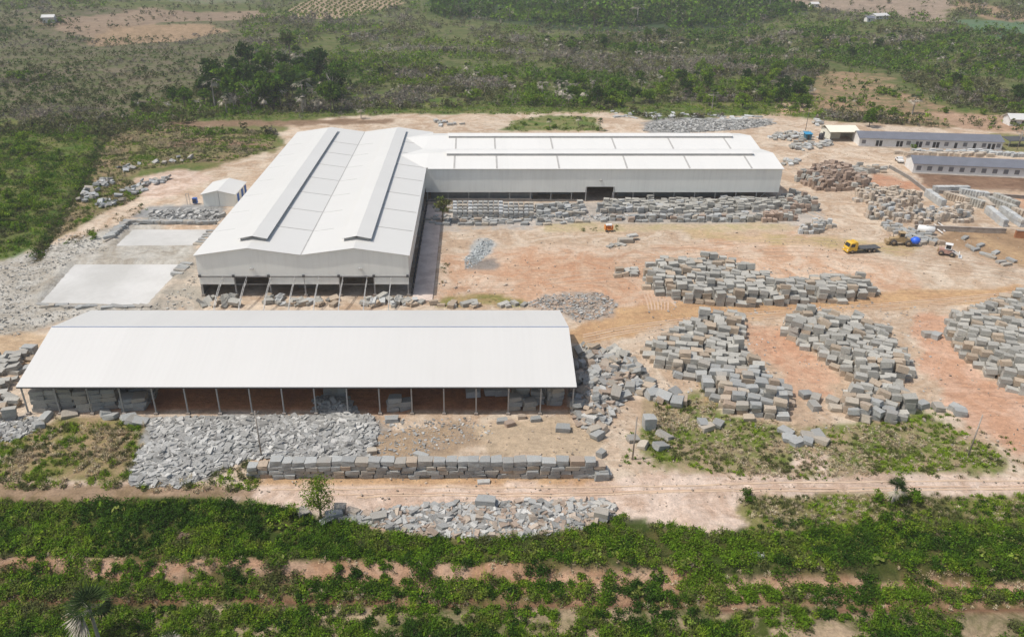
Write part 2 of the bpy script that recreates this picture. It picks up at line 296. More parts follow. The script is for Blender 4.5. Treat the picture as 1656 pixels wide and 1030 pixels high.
# ------------------------------------------------------------ terrain
DRY = (lin(128, 118, 98), lin(94, 104, 60)); SCRUB = (lin(88, 104, 52), lin(120, 120, 80))
GRASS = (lin(88, 112, 48), lin(126, 126, 76)); SAND = (lin(226, 208, 186), lin(200, 174, 148)); CLAY = (lin(208, 170, 140), lin(224, 200, 176))
PINK = (lin(236, 214, 196), lin(208, 180, 158)); GRAVEL = (lin(176, 176, 173), lin(152, 148, 142)); DUST = (lin(204, 200, 190), lin(180, 172, 158))
BROWN = (lin(150, 122, 100), lin(128, 102, 84)); SOIL = (lin(70, 84, 36), lin(104, 98, 58)); ORCH = (lin(212, 176, 134), lin(200, 162, 124))
DGREEN = (lin(84, 104, 56), lin(110, 116, 76)); FARF = (lin(58, 80, 50), lin(76, 92, 60)); FIELD = (lin(178, 152, 124), lin(158, 136, 108))
ZONES = [  # (polygon in photo pixels, colours, edge wobble in metres)
 ([(-900, -300), (2700, -300), (2700, 260), (-900, 260)], SCRUB, 0),
 ([(-900, 20), (380, 20), (470, 60), (420, 110), (260, 160), (200, 195), (-900, 215)], DRY, 8),
 ([(-900, 8), (150, 0), (330, 8), (420, 0), (420, -60), (-900, -60)], (lin(120, 132, 96), lin(132, 124, 104)), 12),
 ([(60, 45), (230, 18), (420, 10), (430, 22), (260, 40), (160, 62)], (lin(166, 146, 124), lin(150, 130, 110)), 8),
 ([(140, 62), (180, 46), (340, 42), (370, 50), (240, 62), (170, 66)], FIELD, 5),
 ([(430, 26), (500, 2), (560, -20), (690, -20), (640, 16), (560, 26)], (lin(190, 168, 142), lin(168, 148, 118)), 6),
 ([(660, -40), (1290, -60), (1300, 20), (1180, 48), (900, 42), (700, 26)], FARF, 10),
 ([(1265, 12), (1290, -30), (1500, -30), (1540, 14), (1530, 32), (1400, 22)], (lin(176, 156, 138), lin(156, 140, 122)), 8),
 ([(1540, 12), (1800, 40), (1800, 60), (1540, 20)], FIELD, 8),
 ([(1540, 30), (2600, 40), (2600, 80), (1600, 62)], (lin(96, 126, 92), lin(108, 128, 98)), 8),
 ([(-900, 215), (200, 190), (330, 170), (560, 150), (860, 170), (1320, 165), (1500, 160), (2700, 200), (2700, 900), (-900, 900)], GRASS, 5),
 ([(1300, 150), (1340, 112), (1420, 115), (1470, 150), (1540, 180), (1680, 200), (1900, 230), (1900, 262), (1500, 235), (1330, 175)], (lin(176, 146, 118), lin(132, 126, 88)), 6),
 ([(1250, 172), (1300, 160), (1320, 178), (1270, 188)], CLAY, 3),
 ([(1480, 178), (1600, 186), (1680, 180), (1800, 250), (1560, 212)], (lin(196, 164, 138), lin(178, 148, 122)), 4),
 # yard
 ([(255, 205), (340, 196), (450, 196), (640, 185), (760, 184), (1000, 182), (1060, 196), (1250, 185), (1340, 196), (1660, 215), (2200, 225), (2700, 830), (1656, 800), (1150, 850),
   (980, 830), (200, 800), (-900, 700), (-900, 560), (0, 470), (10, 425), (120, 370), (190, 330), (300, 285), (370, 262), (470, 235), (440, 212), (300, 216), (270, 225)], SAND, 2.2),
 ([(60, 408), (100, 350), (135, 300), (150, 262), (170, 225), (235, 196), (300, 204), (450, 214), (445, 240), (380, 260), (300, 264), (225, 276), (205, 290), (235, 304), (222, 322), (170, 345), (110, 374)], (lin(118, 118, 72), lin(160, 140, 108)), 3),
 ([(215, 290), (300, 272), (340, 284), (300, 314), (240, 322)], PINK, 2.5),
 ([(225, 222), (300, 216), (430, 222), (450, 246), (330, 252), (260, 262), (200, 262)], (lin(122, 128, 74), lin(146, 134, 96)), 3),
 ([(265, 232), (330, 222), (440, 236), (440, 242), (330, 232), (275, 240)], (lin(170, 140, 116), lin(150, 122, 100)), 2),
 ([(270, 196), (640, 192), (640, 200), (450, 204), (270, 206)], (lin(156, 130, 106), lin(140, 116, 92)), 3),
 ([(300, 206), (470, 204), (455, 216), (310, 216)], (lin(116, 124, 70), lin(134, 126, 88)), 3),
 ([(330, 195), (640, 185), (640, 176), (330, 178)], GRASS, 3),
 ([(810, 212), (830, 196), (880, 186), (960, 190), (980, 212)], (lin(104, 124, 62), lin(140, 136, 90)), 2.5),
 ([(1040, 200), (1080, 190), (1250, 192), (1235, 206), (1100, 214), (1050, 216)], GRAVEL, 2),
 ([(-900, 560), (-900, 430), (0, 425), (80, 400), (180, 365), (340, 355), (370, 330), (340, 330), (260, 332), (220, 352), (330, 400), (318, 500), (150, 510), (30, 545)], DUST, 2),
 ([(205, 352), (235, 335), (330, 330), (370, 336), (360, 356)], (lin(168, 168, 166), lin(150, 150, 148)), 1),
 ([(235, 497), (300, 420), (340, 400), (330, 500)], (lin(206, 192, 174), lin(182, 174, 160)), 1.5),
 ([(-40, 575), (-40, 545), (60, 535), (90, 545), (50, 600)], (lin(214, 188, 156), lin(200, 172, 140)), 2),
 # yard clay and gravel patches
 ([(700, 405), (860, 395), (1030, 405), (1300, 375), (1430, 420), (1500, 480), (1380, 500), (1000, 520), (930, 500), (710, 480)], CLAY, 4),
 ([(840, 410), (1000, 420), (1040, 470), (980, 490), (800, 450)], (lin(206, 162, 130), lin(216, 184, 156)), 3),
 ([(1000, 500), (1250, 470), (1560, 470), (1656, 460), (1656, 490), (1500, 495), (1100, 525), (940, 560), (920, 540)], ORCH, 1.5),
 ([(1190, 520), (1262, 530), (1350, 610), (1350, 650), (1290, 640), (1240, 590)], (lin(204, 158, 128), lin(214, 178, 150)), 3),
 ([(1480, 500), (1530, 510), (1580, 600), (1656, 640), (1760, 700), (1656, 740), (1540, 660), (1480, 590)], (lin(222, 184, 158), lin(208, 164, 134)), 3),
 ([(780, 385), (800, 392), (790, 410), (770, 425), (750, 420), (760, 400)], (lin(206, 212, 212), lin(188, 190, 186)), 1),
 ([(760, 422), (800, 418), (812, 430), (790, 438), (755, 436)], (lin(160, 152, 144), lin(146, 136, 126)), 0.8),
 ([(880, 480), (970, 472), (1000, 495), (990, 515), (940, 520), (900, 500), (850, 495)], (lin(176, 168, 158), lin(196, 168, 144)), 2),
 ([(720, 480), (800, 474), (850, 490), (840, 498), (710, 496)], (lin(146, 142, 84), lin(186, 160, 118)), 1.5),
 ([(690, 365), (870, 362), (860, 372), (700, 376)], (lin(190, 186, 180), lin(206, 186, 164)), 1),
 ([(690, 330), (1320, 325), (1340, 365), (700, 366)], (lin(206, 196, 184), lin(186, 178, 168)), 1.5),
 ([(880, 360), (1280, 362), (1290, 372), (880, 376)], (lin(196, 182, 140), lin(212, 190, 160)), 1.5),
 ([(1100, 372), (1360, 385), (1480, 395), (1470, 415), (1300, 395), (1120, 385)], (lin(196, 176, 132), lin(210, 182, 148)), 2.5),
 ([(1410, 280), (1500, 300), (1480, 312), (1400, 300)], (lin(198, 148, 118), lin(206, 164, 136)), 1.5),
 ([(1480, 276), (1760, 288), (1760, 312), (1500, 304)], BROWN, 1),
 ([(1600, 315), (1760, 320), (1760, 345), (1640, 340)], (lin(206, 164, 136), lin(216, 180, 150)), 2),
 ([(1530, 372), (1760, 378), (1760, 450), (1656, 435), (1560, 405), (1510, 385)], (lin(170, 142, 112), lin(188, 158, 126)), 1.5),
 ([(1565, 378), (1580, 378), (1760, 450), (1760, 470), (1656, 430)], (lin(206, 176, 138), lin(196, 164, 128)), 1),
 ([(1390, 232), (1620, 236), (1600, 244), (1400, 238)], (lin(222, 212, 192), lin(206, 190, 164)), 1),
 ([(1600, 216), (1760, 220), (1760, 250), (1620, 245)], (lin(130, 134, 84), lin(150, 140, 100)), 1.5),
 # around and in front of the open shed
 ([(60, 664), (925, 664), (920, 600), (60, 600)], (lin(208, 146, 104), lin(184, 130, 98)), 0.6),
 ([(230, 672), (600, 672), (640, 700), (600, 745), (380, 742), (300, 790), (210, 785), (215, 720)], GRAVEL, 1.5),
 ([(600, 700), (760, 680), (790, 720), (700, 740), (600, 745)], (lin(184, 160, 132), lin(170, 150, 128)), 2),
 ([(760, 690), (900, 675), (980, 700), (960, 740), (780, 735)], (lin(208, 186, 158), lin(196, 176, 150)), 1.5),
 ([(400, 774), (990, 770), (1000, 782), (400, 790)], ORCH, 0.4),
 ([(-40, 672), (60, 672), (60, 700), (-40, 716)], GRAVEL, 1),
 ([(-900, 730), (-40, 712), (60, 690), (100, 676), (235, 680), (225, 740), (210, 790), (-900, 790)], (lin(134, 132, 76), lin(172, 150, 116)), 1.5),
 ([(1030, 650), (1130, 640), (1165, 665), (1290, 690), (1380, 690), (1480, 660), (1600, 720), (1630, 750), (1560, 770), (1250, 775), (1100, 765), (1040, 730)], (lin(118, 132, 62), lin(178, 158, 128)), 2),
 ([(1120, 600), (1160, 610), (1170, 660), (1150, 660)], (lin(120, 130, 64), lin(190, 160, 120)), 1.2),
 ([(1280, 725), (1340, 735), (1330, 760), (1285, 755)], PINK, 1),
 # foreground, bare soil between the lower rows
 ([(-900, 800), (200, 806), (370, 812), (480, 828), (560, 850), (680, 872), (800, 872), (940, 858), (1010, 836), (1060, 848), (1150, 862), (1190, 858), (1215, 845), (1188, 822), (1205, 806), (1240, 799), (1656, 796), (2700, 800), (2700, 2600), (-900, 2600)], SOIL, 1.2),
 ([(-900, 934), (2700, 950), (2700, 978), (-900, 960)], (lin(176, 142, 114), lin(96, 96, 50)), 0.8),
 ([(-900, 974), (700, 972), (2700, 980), (2700, 2600), (-900, 2600)], (lin(186, 164, 136), lin(84, 94, 44)), 0.8),
 ([(1186, 826), (1200, 808), (1225, 799), (2700, 798), (2700, 860), (1650, 846), (1450, 856), (1215, 866)], (lin(150, 140, 98), lin(122, 126, 64)), 1.0),
 ([(-60, 772), (230, 778), (420, 784), (700, 782), (990, 776), (1060, 762), (1656, 768), (2700, 778), (2700, 805), (1656, 797), (1240, 799), (1205, 806), (1188, 822), (1215, 845), (1190, 858), (1150, 862), (1060, 848), (1030, 838),
   (1010, 836), (940, 856), (800, 868), (680, 868), (560, 846), (480, 824), (380, 808), (200, 806), (-60, 810)], PINK, 1.0),
 ([(-200, 778), (230, 782), (420, 790), (400, 806), (230, 808), (-200, 812)], (lin(178, 152, 128), lin(150, 128, 100)), 1.0),
 ([(-200, 904), (560, 908), (1000, 922), (1660, 936), (2200, 940), (2200, 962), (1500, 958), (900, 948), (500, 930), (-200, 922)], (lin(204, 170, 144), lin(186, 146, 116)), 1.3),
 ([(-200, 952), (560, 958), (1000, 968), (1660, 976), (2200, 980), (2200, 984), (1500, 980), (900, 974), (500, 964), (-200, 960)], (lin(120, 84, 66), lin(150, 110, 88)), 0.3),
]
GX0, GY0 = 0, -60.0
def build_terrain():
    NU = 640; rows = [22.0]
    while rows[-1] < 7500: rows.append(rows[-1] * (1.0062 if rows[-1] < 1200 else 1.03))
    R = np.array(rows); U = np.linspace(-1.25, 1.25, NU)
    U = np.sign(U) * (np.abs(U) + 0.35 * np.abs(U) ** 4)
    Xg = U[None, :] * R[:, None]; Yg = np.repeat((R + GY0)[:, None], NU, 1)
    x = Xg.ravel(); y = Yg.ravel(); z = hz(x, y); n = x.size
    A = np.empty((n, 3)); B = np.empty((n, 3)); A[:] = SAND[0]; B[:] = SAND[1]
    w1 = fbm(x / 8, y / 8, 41, 6) - 0.5 + 0.10 * (RNG.random(n) - .5); w2 = fbm(x / 8, y / 8, 57, 6) - 0.5 + 0.10 * (RNG.random(n) - .5)
    lo, hi = {}, {}
    for poly, (ca, cb), wob in ZONES:
        px, py = proj(x + w1 * wob * 2.6, y + w2 * wob * 2.6)
        near = y * cp + H * sp_ < 12
        px = np.where(near, 766, px); py = np.where(near, 2000, py)
        m = pip(poly, px, py); A[m] = ca; B[m] = cb
    m = segdist(DITCH, x, y) < 1.1 + w1 * 3; A[m] = lin(84, 78, 52); B[m] = lin(70, 70, 44)
    # soften by one cell
    def soft(C):
        C = C.reshape(len(R), NU, 3); D = C.copy()
        D[1:-1, 1:-1] = (C[1:-1, 1:-1] * 6 + C[:-2, 1:-1] + C[2:, 1:-1] + C[1:-1, :-2] + C[1:-1, 2:]) / 10
        return D.reshape(-1, 3)
    A = soft(A); B = soft(B)
    nr = len(R); i = np.arange(nr - 1)[:, None] * NU + np.arange(NU - 1)[None, :]
    F4 = np.stack([i, i + 1, i + NU + 1, i + NU], -1).reshape(-1, 4).astype(np.int32)
    me = bpy.data.meshes.new('ground'); me.vertices.add(n); me.vertices.foreach_set('co', np.stack([x, y, z], 1).astype(np.float32).ravel())
    me.loops.add(F4.size); me.loops.foreach_set('vertex_index', F4.ravel())
    me.polygons.add(len(F4)); me.polygons.foreach_set('loop_start', np.arange(0, F4.size, 4, dtype=np.int32))
    me.update(calc_edges=True); me.polygons.foreach_set('use_smooth', np.ones(len(F4), bool))
    for nm, C in (('cola', A), ('colb', B)):
        at = me.attributes.new(nm, 'FLOAT_COLOR', 'POINT'); q = np.ones((n, 4), np.float32); q[:, :3] = C; at.data.foreach_set('color', q.ravel())
    m = N('earth'); a = m.n('ShaderNodeAttribute', attribute_name='cola'); b = m.n('ShaderNodeAttribute', attribute_name='colb')
    n1 = m.noise(0.11, 9, rough=0.68); n1.node.inputs['Distortion'].default_value = 1.2; n2 = m.noise(0.9, 8, rough=0.7); n3 = m.noise(0.018, 3); n4 = m.noise(4.0, 4, rough=0.7)
    g = m.n('ShaderNodeNewGeometry'); mp = m.n('ShaderNodeMapping'); m.l(g.outputs['Position'], mp.inputs[0]); mp.inputs['Scale'].default_value = (0.22, 0.7, 1)
    mp.inputs['Rotation'].default_value = (0, 0, 0.4); n5 = m.noise(1.0, 6, mp.outputs[0], 0.65)
    c = m.mix(m.mr(n1, 0.42, 0.58, 0, 1), a.outputs['Color'], b.outputs['Color'])
    c = m.mix(1.0, c, m.mr(n2, 0.30, 0.70, 0.76, 1.2), 'MULTIPLY')
    c = m.mix(1.0, c, m.mr(n5, 0.34, 0.66, 0.94, 1.05), 'MULTIPLY')
    c = m.mix(1.0, c, m.mr(n3, 0.35, 0.65, 0.93, 1.06), 'MULTIPLY')
    c = m.mix(1.0, c, m.mr(n4, 0.36, 0.62, 0.84, 1.08), 'MULTIPLY')
    # wandering wheel marks: thin contour lines of a stretched noise, in patches
    n6 = m.noise(1.0, 1, None); 
    def lines(rot, sc, seedoff, dark):
        nonlocal c
        q = m.n('ShaderNodeMapping'); m.l(g.outputs['Position'], q.inputs[0]); q.inputs['Scale'].default_value = sc; q.inputs['Rotation'].default_value = (0, 0, rot); q.inputs['Location'].default_value = (seedoff, seedoff, 0)
        nn = m.noise(1.0, 2, q.outputs[0], .4); f = m.n('ShaderNodeMath', operation='MULTIPLY'); m.l(nn, f.inputs[0]); f.inputs[1].default_value = 14.0
        fr = m.n('ShaderNodeMath', operation='FRACT'); m.l(f.outputs[0], fr.inputs[0]); ab = m.n('ShaderNodeMath', operation='SUBTRACT'); m.l(fr.outputs[0], ab.inputs[0]); ab.inputs[1].default_value = .5
        aa = m.n('ShaderNodeMath', operation='ABSOLUTE'); m.l(ab.outputs[0], aa.inputs[0]); ln = m.mr(aa.outputs[0], 0.0, 0.16, 1, 0)
        mk = m.noise(0.045 + seedoff * .001, 4); mu = m.n('ShaderNodeMath', operation='MULTIPLY'); m.l(ln, mu.inputs[0]); m.l(m.mr(mk, .48, .62, 0, 1), mu.inputs[1])
        c = m.mix(1.0, c, m.mr(mu.outputs[0], 0, 1, 1, dark), 'MULTIPLY')
    lines(0.15, (0.012, 0.085, 1), 3, 0.80); lines(-0.5, (0.015, 0.08, 1), 11, 1.15); lines(1.2, (0.02, 0.07, 1), 23, 0.84)
    m.l(c, m.b.inputs['Base Color']); m.b.inputs['Roughness'].default_value = 0.95; m.b.inputs['Specular IOR Level'].default_value = 0.1
    ad = m.n('ShaderNodeMath', operation='ADD'); m.l(n2, ad.inputs[0]); m.l(n5, ad.inputs[1]); m.bump(ad.outputs[0], 0.7, 0.35)
    me.materials.append(m.m); tag(link('ground', me), kind='structure')
build_terrain()
def sheet(name, px, mat, z, kind='structure'):
    w_ = W(px); b = MB(); b.add([(x, y, z) for x, y in w_], [tuple(range(len(w_)))]); o = b.build(name, mat); tag(o, kind=kind); return o
sheet('slurry_pond', POND1, M['slurry'], -0.32); sheet('slurry_pond', POND2, M['slurry'], -0.32)
def ribbon(name, px, width, mat, z=0.05):
    pts = [Vector((*P0(*q), 0)) for q in px]; out = []
    for a, b in zip(pts[:-1], pts[1:]):
        for k in range(8): out.append(a.lerp(b, k / 8))
    out.append(pts[-1]); sm = [sum((out[min(max(i + d, 0), len(out) - 1)] for d in range(-4, 5)), Vector()) / 9 for i in range(len(out))]
    v = []; f = []
    for i, p in enumerate(sm):
        d = (sm[min(i + 1, len(sm) - 1)] - sm[max(i - 1, 0)]); d.normalize(); nrm = Vector((-d.y, d.x, 0)); ww = width * (0.75 + 0.5 * random.random())
        for s in (-1, 1):
            q = p + nrm * s * ww / 2; v.append((q.x, q.y, float(hz(q.x, q.y)) + z))
        if i: f.append((2 * i - 2, 2 * i - 1, 2 * i + 1, 2 * i))
    b = MB(); b.add(v, f); return b, name, mat
M['track'] = var_mat('tyre_rut', lin(206, 174, 148), 0.08, 0.25, 0.95, 2, lin(218, 190, 164)); M['track_l'] = var_mat('pale_tyre_rut', lin(226, 200, 172), 0.1, 0.25, 0.95, 2, lin(212, 184, 156))
tb, tl = MB(), MB()
for k in range(7):
    o = k * 5
    b, _, _ = ribbon('r', [(985 + o, 438 + k), (1030 + o * 1.3, 460 + k), (1045 + o * 1.2, 480), (1050 + o, 505)], 0.35, None); tb.add(b.v, b.f)
for k in range(4):
    b, _, _ = ribbon('r', [(870, 448 + 7 * k), (960, 434 + 7 * k), (1050, 440 + 5 * k), (1100, 500 + k)], 0.3, None); tb.add(b.v, b.f)
for k, yy in enumerate((384, 389, 398, 404, 411)):
    b, _, _ = ribbon('r', [(1000, yy + 22), (1150, yy + 8), (1300, yy), (1420, yy + 14), (1560, yy + 34), (1700, yy + 50)], 0.3, None); (tb if k % 2 else tl).add(b.v, b.f)
for k, yy in enumerate((0, 4, 9, 13)):
    b, _, _ = ribbon('r', [(925, 545 + yy), (1050, 520 + yy * .8), (1230, 505 + yy * .8), (1420, 492 + yy * .7), (1560, 480 + yy * .7), (1700, 466 + yy * .7)], 0.35, None); (tl if k % 2 else tb).add(b.v, b.f)
for k, yy in enumerate((788, 797, 801)):
    b, _, _ = ribbon('r', [(420 + 90 * k, yy + 4), (560, yy + 3), (700, yy - 1), (860, yy + 2), (1000, yy - 2), (1100, yy - 1 - k * 3), (1200, yy - 7), (1400, yy - 9 + k), (1656, yy - 11), (1900, yy - 10)], 0.3, None); (tb if k % 2 else tl).add(b.v, b.f)
for (x0, y0, x1, y1) in ((1270, 260, 1340, 300), (1262, 268, 1330, 310), (1285, 335, 1370, 372), (1293, 330, 1395, 378), (1340, 240, 1290, 262)):
    b, _, _ = ribbon('r', [(x0, y0), ((x0 + x1) / 2 - 6, (y0 + y1) / 2), (x1, y1)], 0.4, None); tl.add(b.v, b.f)
for bb_, mm_ in ((tb, 'track'), (tl, 'track_l')):
    tag(bb_.build('tyre_tracks', M[mm_]), kind='structure')

# ------------------------------------------------------------ buildings
def roof_quad(mb, a, b, c, d, t=0.12):
    """a thin slab from four top corners"""
    v = [a, b, c, d]; n = (Vector(b) - Vector(a)).cross(Vector(d) - Vector(a)).normalized()
    if n.z < 0: n = -n
    lo = [tuple(Vector(p) - n * t) for p in v]
    mb.add(v + lo, [(0, 1, 2, 3), (7, 6, 5, 4), (0, 4, 5, 1), (1, 5, 6, 2), (2, 6, 7, 3), (3, 7, 4, 0)])
# open shed in front
def open_shed():
    x0, x1, y0, yr, y1 = -76.8, 17.3, 111.6, 125.5, 139.6
    ze, zr = 5.9, 9.6
    t = empty('open_shed', ((x0 + x1) / 2, (y0 + y1) / 2, 0), label='long open-sided storage shed with plain white roof and blue ridge line nearest the dirt track', category='shed')
    ox, oy = (x0 + x1) / 2, (y0 + y1) / 2
    def B(mb, name, mat, par=t):
        mb.v = [(v[0] - ox, v[1] - oy, v[2]) for v in mb.v]; return mb.build(name, mat, par)
    m = MB(); roof_quad(m, (x0, y0 - .5, ze - .13), (x1, y0 - .5, ze - .13), (x1, yr, zr), (x0, yr, zr)); roof_quad(m, (x0, yr + .01, zr), (x1, yr + .01, zr), (x1, y1 + .5, ze - .13), (x0, y1 + .5, ze - .13))
    rf = B(m, 'roof', M['roof_y'])
    m = MB(); m.box(x0 + 0.05, yr - .06, zr + .03, x1 - .05, yr + .06, zr + .09); B(m, 'ridge_cap', M['blue'], rf)
    m = MB(); m.box(x0 + .1, y0 - .62, ze - .36, x1 - .1, y0 - .5, ze - .16); B(m, 'gutter', M['dark_steel'], rf)
    m = MB()
    for y in (y0, y1): m.box(x0 + .4, y - .08, ze - .62, x1 - .4, y + .08, ze - .38)
    for k in range(18):
        x = -76.3 + k * 5.48
        for (ya, za, yb, zb) in ((y0, ze - .5, yr, zr - .45), (yr, zr - .45, y1, ze - .5)): m.bar((x, ya, za), (x, yb, zb), .12, .3)
    for j in range(1, 9):
        for s in (0, 1):
            y = y0 + (yr - y0) * j / 9 if s == 0 else y1 - (y1 - yr) * j / 9; z = ze + (zr - ze) * j / 9 - .22
            m.bar((x0 + .3, y, z), (x1 - .3, y, z), .08, .15)
    B(m, 'rafters', M['dark_steel'])
    for y in (y0, y1):
        for k in range(18):
            x = -76.3 + k * 5.48
            p = MB().box(x - .11, y - .11, 0.25, x + .11, y + .11, ze - .6); pp = B(p, 'post', M['steel'])
            p = MB().box(x - .32, y - .32, -.1, x + .32, y + .32, .38); B(p, 'footing', M['concrete'], pp)
open_shed()
def factory():
    t = empty('factory_hall', (-20, 210, 0), label='huge white-roofed factory hall with twin gables in front and a long wing reaching right', category='factory')
    off = Vector((-20, 210, 0))
    def B(mb, name, mat, par=t):
        mb.v = [tuple(Vector(v) - off) for v in mb.v]; return mb.build(name, mat, par)
    xa, r1, va, r2, xb = -61.2, -49.5, -37.9, -26.2, -14.4
    ya, yb = 158.6, 271.0; ze, zr, zv = 10.2, 11.9, 10.3
    m = MB(); e = .35
    for (p, q, zp, zq) in ((xa - e, r1, ze - .05, zr), (r1 + .01, va, zr, zv), (va + .01, r2, zv, zr), (r2 + .01, xb + e, zr, ze - .05)):
        roof_quad(m, (p, ya - e, zp), (q, ya - e, zq), (q, yb + e, zq), (p, yb + e, zp))
    rf = B(m, 'roof', M['roof_x'])
    # wing roof
    Y0, R1, V, R2, Y1 = 226.0, 236.6, 247.5, 258.4, 269.2; X0, X1 = -14.0, 91.8
    Z0, ZR, ZV = 10.2, 12.1, 10.5
    m = MB(); x2 = X0 - 6
    for (p, q, zp, zq) in ((Y0 - e, R1, Z0 - .05, ZR), (R1 + .01, V, ZR, ZV), (V + .01, R2, ZV, ZR), (R2 + .01, Y1 + e, ZR, Z0 - .05)):
        xs = X0 + .42
        roof_quad(m, (xs, p, zp), (X1 + e, p, zp), (X1 + e, q, zq), (xs, q, zq))
    # wing roof dying into the hall roof slope
    for (p, q, zp, zq) in ((Y0 + .4, R1, Z0 + .08, ZR), (R1 + .01, V, ZR, ZV), (V + .01, R2, ZV, ZR), (R2 + .01, Y1, ZR, Z0 + .1)):
        xl = lambda z: xb - (z - ze) / (zr - ze) * 11.7 + .3
        hx_ = lambda z: (lambda xx: (xx, min(z, ze + (xb - xx) / (xb - r2) * (zr - ze) + .06)))(max(xl(z), r2 + 3.7))
        (xp_, zp_), (xq_, zq_) = hx_(zp), hx_(zq)
        roof_quad(m, (xp_, p, zp_), (X0 + .415, p, zp), (X0 + .415, q, zq), (xq_, q, zq_), .05)
    B(m, 'wing_roof', M['roof_w'])
    # ridge vents
    for r in (r1, r2):
        m = MB(); yy0, yy1 = 163.2, 266.5
        roof_quad(m, (r - 3.3, yy0, zr + .32), (r, yy0, zr + .95), (r, yy1, zr + .95), (r - 3.3, yy1, zr + .32), .08)
        roof_quad(m, (r + .01, yy0, zr + .95), (r + 3.3, yy0, zr + .32), (r + 3.3, yy1, zr + .32), (r + .01, yy1, zr + .95), .08)
        rv = B(m, 'ridge_vent', M['roof_x'])
        m = MB(); m.box(r - 2.9, yy0 + .6, zr - .6, r - 2.75, yy1 - .4, zr + .34); m.box(r + 2.75, yy0 + .6, zr - .6, r + 2.9, yy1 - .4, zr + .34); m.box(r - 2.7, yy0 + .6, zr - .3, r + 2.7, yy0 + .75, zr + .3)
        B(m, 'louvre', M['strip'], rv)
    for r in (R1, R2):
        m = MB(); xx0, xx1 = -8.6 , 85.6
        roof_quad(m, (xx0, r - 2.2, ZR + .35), (xx1, r - 2.2, ZR + .35), (xx1, r, ZR + .75), (xx0, r, ZR + .75), .08)
        roof_quad(m, (xx0, r + .01, ZR + .75), (xx1, r + .01, ZR + .75), (xx1, r + 2.2, ZR + .35), (xx0, r + 2.2, ZR + .35), .08)
        rv = B(m, 'ridge_vent', M['roof_w'])
        m = MB(); m.box(xx0 + .4, r - 2.15, ZR - .5, xx1 - .4, r - 2.05, ZR + .3); m.box(xx0 + .4, r + 1.8, ZR - .5, xx1 - .4, r + 1.9, ZR + .3); B(m, 'louvre', M['strip'], rv)
    # transverse roof gutters
    m = MB()
    ys = [Pd(0, 0, 1)[1]] and [173.2, 186.4, 199.8, 213.2, 226.6, 240.0, 253.0]
    for y in ys:
        for (a, b, za, zb) in ((r1 + 3.3, va - .1, zr - (zr - zv) * 3.3 / 11.6, zv + .02), (r2 + 3.3, xb - .05, zr - (zr - ze) * 3.3 / 11.8, ze + .02)):
            B(MB().bar((a, y, za + .03), (b, y, zb + .03), .22, .05), 'roof_gutter', M['strip'], rf)
        for (a, b, za, zb) in ((va + .3, va + 5, zv + .04, zv + .7), (xa + .3, xa + 5, ze + .04, ze + .72)):
            B(MB().bar((a, y - .3, za + .01), (b, y - .3, zb + .01), .07, .04), 'roof_seam', M['strip'], rf)
    m.box(va - .12, ya - .3, zv - .05, va + .12, yb, zv + .06)
    for z_, (p, q) in ((0, (Y0, R1 - 2.2)), (1, (V, R2 - 2.2))):
        for x in (-5.8, 6.9, 25.4, 45.6, 64.2, 82.6):
            B(MB().bar((x, p, (Z0 if z_ == 0 else ZV) + .05), (x, q, ZR - .33 if z_ == 0 else ZR - .3), .5, .06), 'roof_gutter', M['strip'], rf)
    B(m, 'valley_gutter', M['strip'], rf)
    # cladding
    zb_ = 5.2
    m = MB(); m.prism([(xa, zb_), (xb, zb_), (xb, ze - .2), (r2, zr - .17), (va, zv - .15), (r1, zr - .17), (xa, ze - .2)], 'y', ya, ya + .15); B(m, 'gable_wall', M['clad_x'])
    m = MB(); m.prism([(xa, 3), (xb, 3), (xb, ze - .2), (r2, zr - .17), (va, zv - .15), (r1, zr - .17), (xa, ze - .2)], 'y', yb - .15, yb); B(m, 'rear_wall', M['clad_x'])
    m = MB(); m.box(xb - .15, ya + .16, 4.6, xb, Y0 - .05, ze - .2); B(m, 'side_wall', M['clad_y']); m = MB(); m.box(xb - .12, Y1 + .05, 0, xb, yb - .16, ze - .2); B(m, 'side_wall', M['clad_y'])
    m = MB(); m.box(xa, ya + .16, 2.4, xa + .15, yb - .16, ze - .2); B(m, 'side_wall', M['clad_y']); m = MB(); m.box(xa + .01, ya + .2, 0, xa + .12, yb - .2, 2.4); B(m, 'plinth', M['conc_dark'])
    m = MB()
    for (a, b, zlo) in ((xb, 34.0, 2.9), (34.0, 42.0, 4.6), (42.0, X1, 2.9)): m.box(a + .001, Y0, zlo, b, Y0 + .15, Z0 - .2)
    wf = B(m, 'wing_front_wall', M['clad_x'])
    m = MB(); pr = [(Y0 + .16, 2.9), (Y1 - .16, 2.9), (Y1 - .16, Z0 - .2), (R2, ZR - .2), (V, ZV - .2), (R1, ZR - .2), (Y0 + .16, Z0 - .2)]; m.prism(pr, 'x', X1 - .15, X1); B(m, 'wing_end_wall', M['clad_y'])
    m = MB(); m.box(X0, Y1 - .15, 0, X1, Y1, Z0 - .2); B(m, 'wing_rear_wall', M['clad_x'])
    # low grey partition seen through the open base
    m = MB(); m.box(-13.5, 226.05, 0, 17.5, 226.2, .9); m.box(17.5, 226.05, 0, 33, 226.2, .6); m.box(43, 226.05, 0, X1 - 2, 226.2, .7); B(m, 'base_wall', M['conc_dark'])
    m = MB()
    for z in (2.0, 2.5): m.box(-12, 226.3, z, 19, 226.36, z + .08)
    B(m, 'rail', M['steel'])
    for k in range(18):
        x = -13.9 + k * (105.4 / 17)
        if 34.5 < x < 41: continue
        m = MB().box(x - .13, Y0 + .2, 0, x + .13, Y0 + .46, 2.9); B(m, 'column', M['steel'])
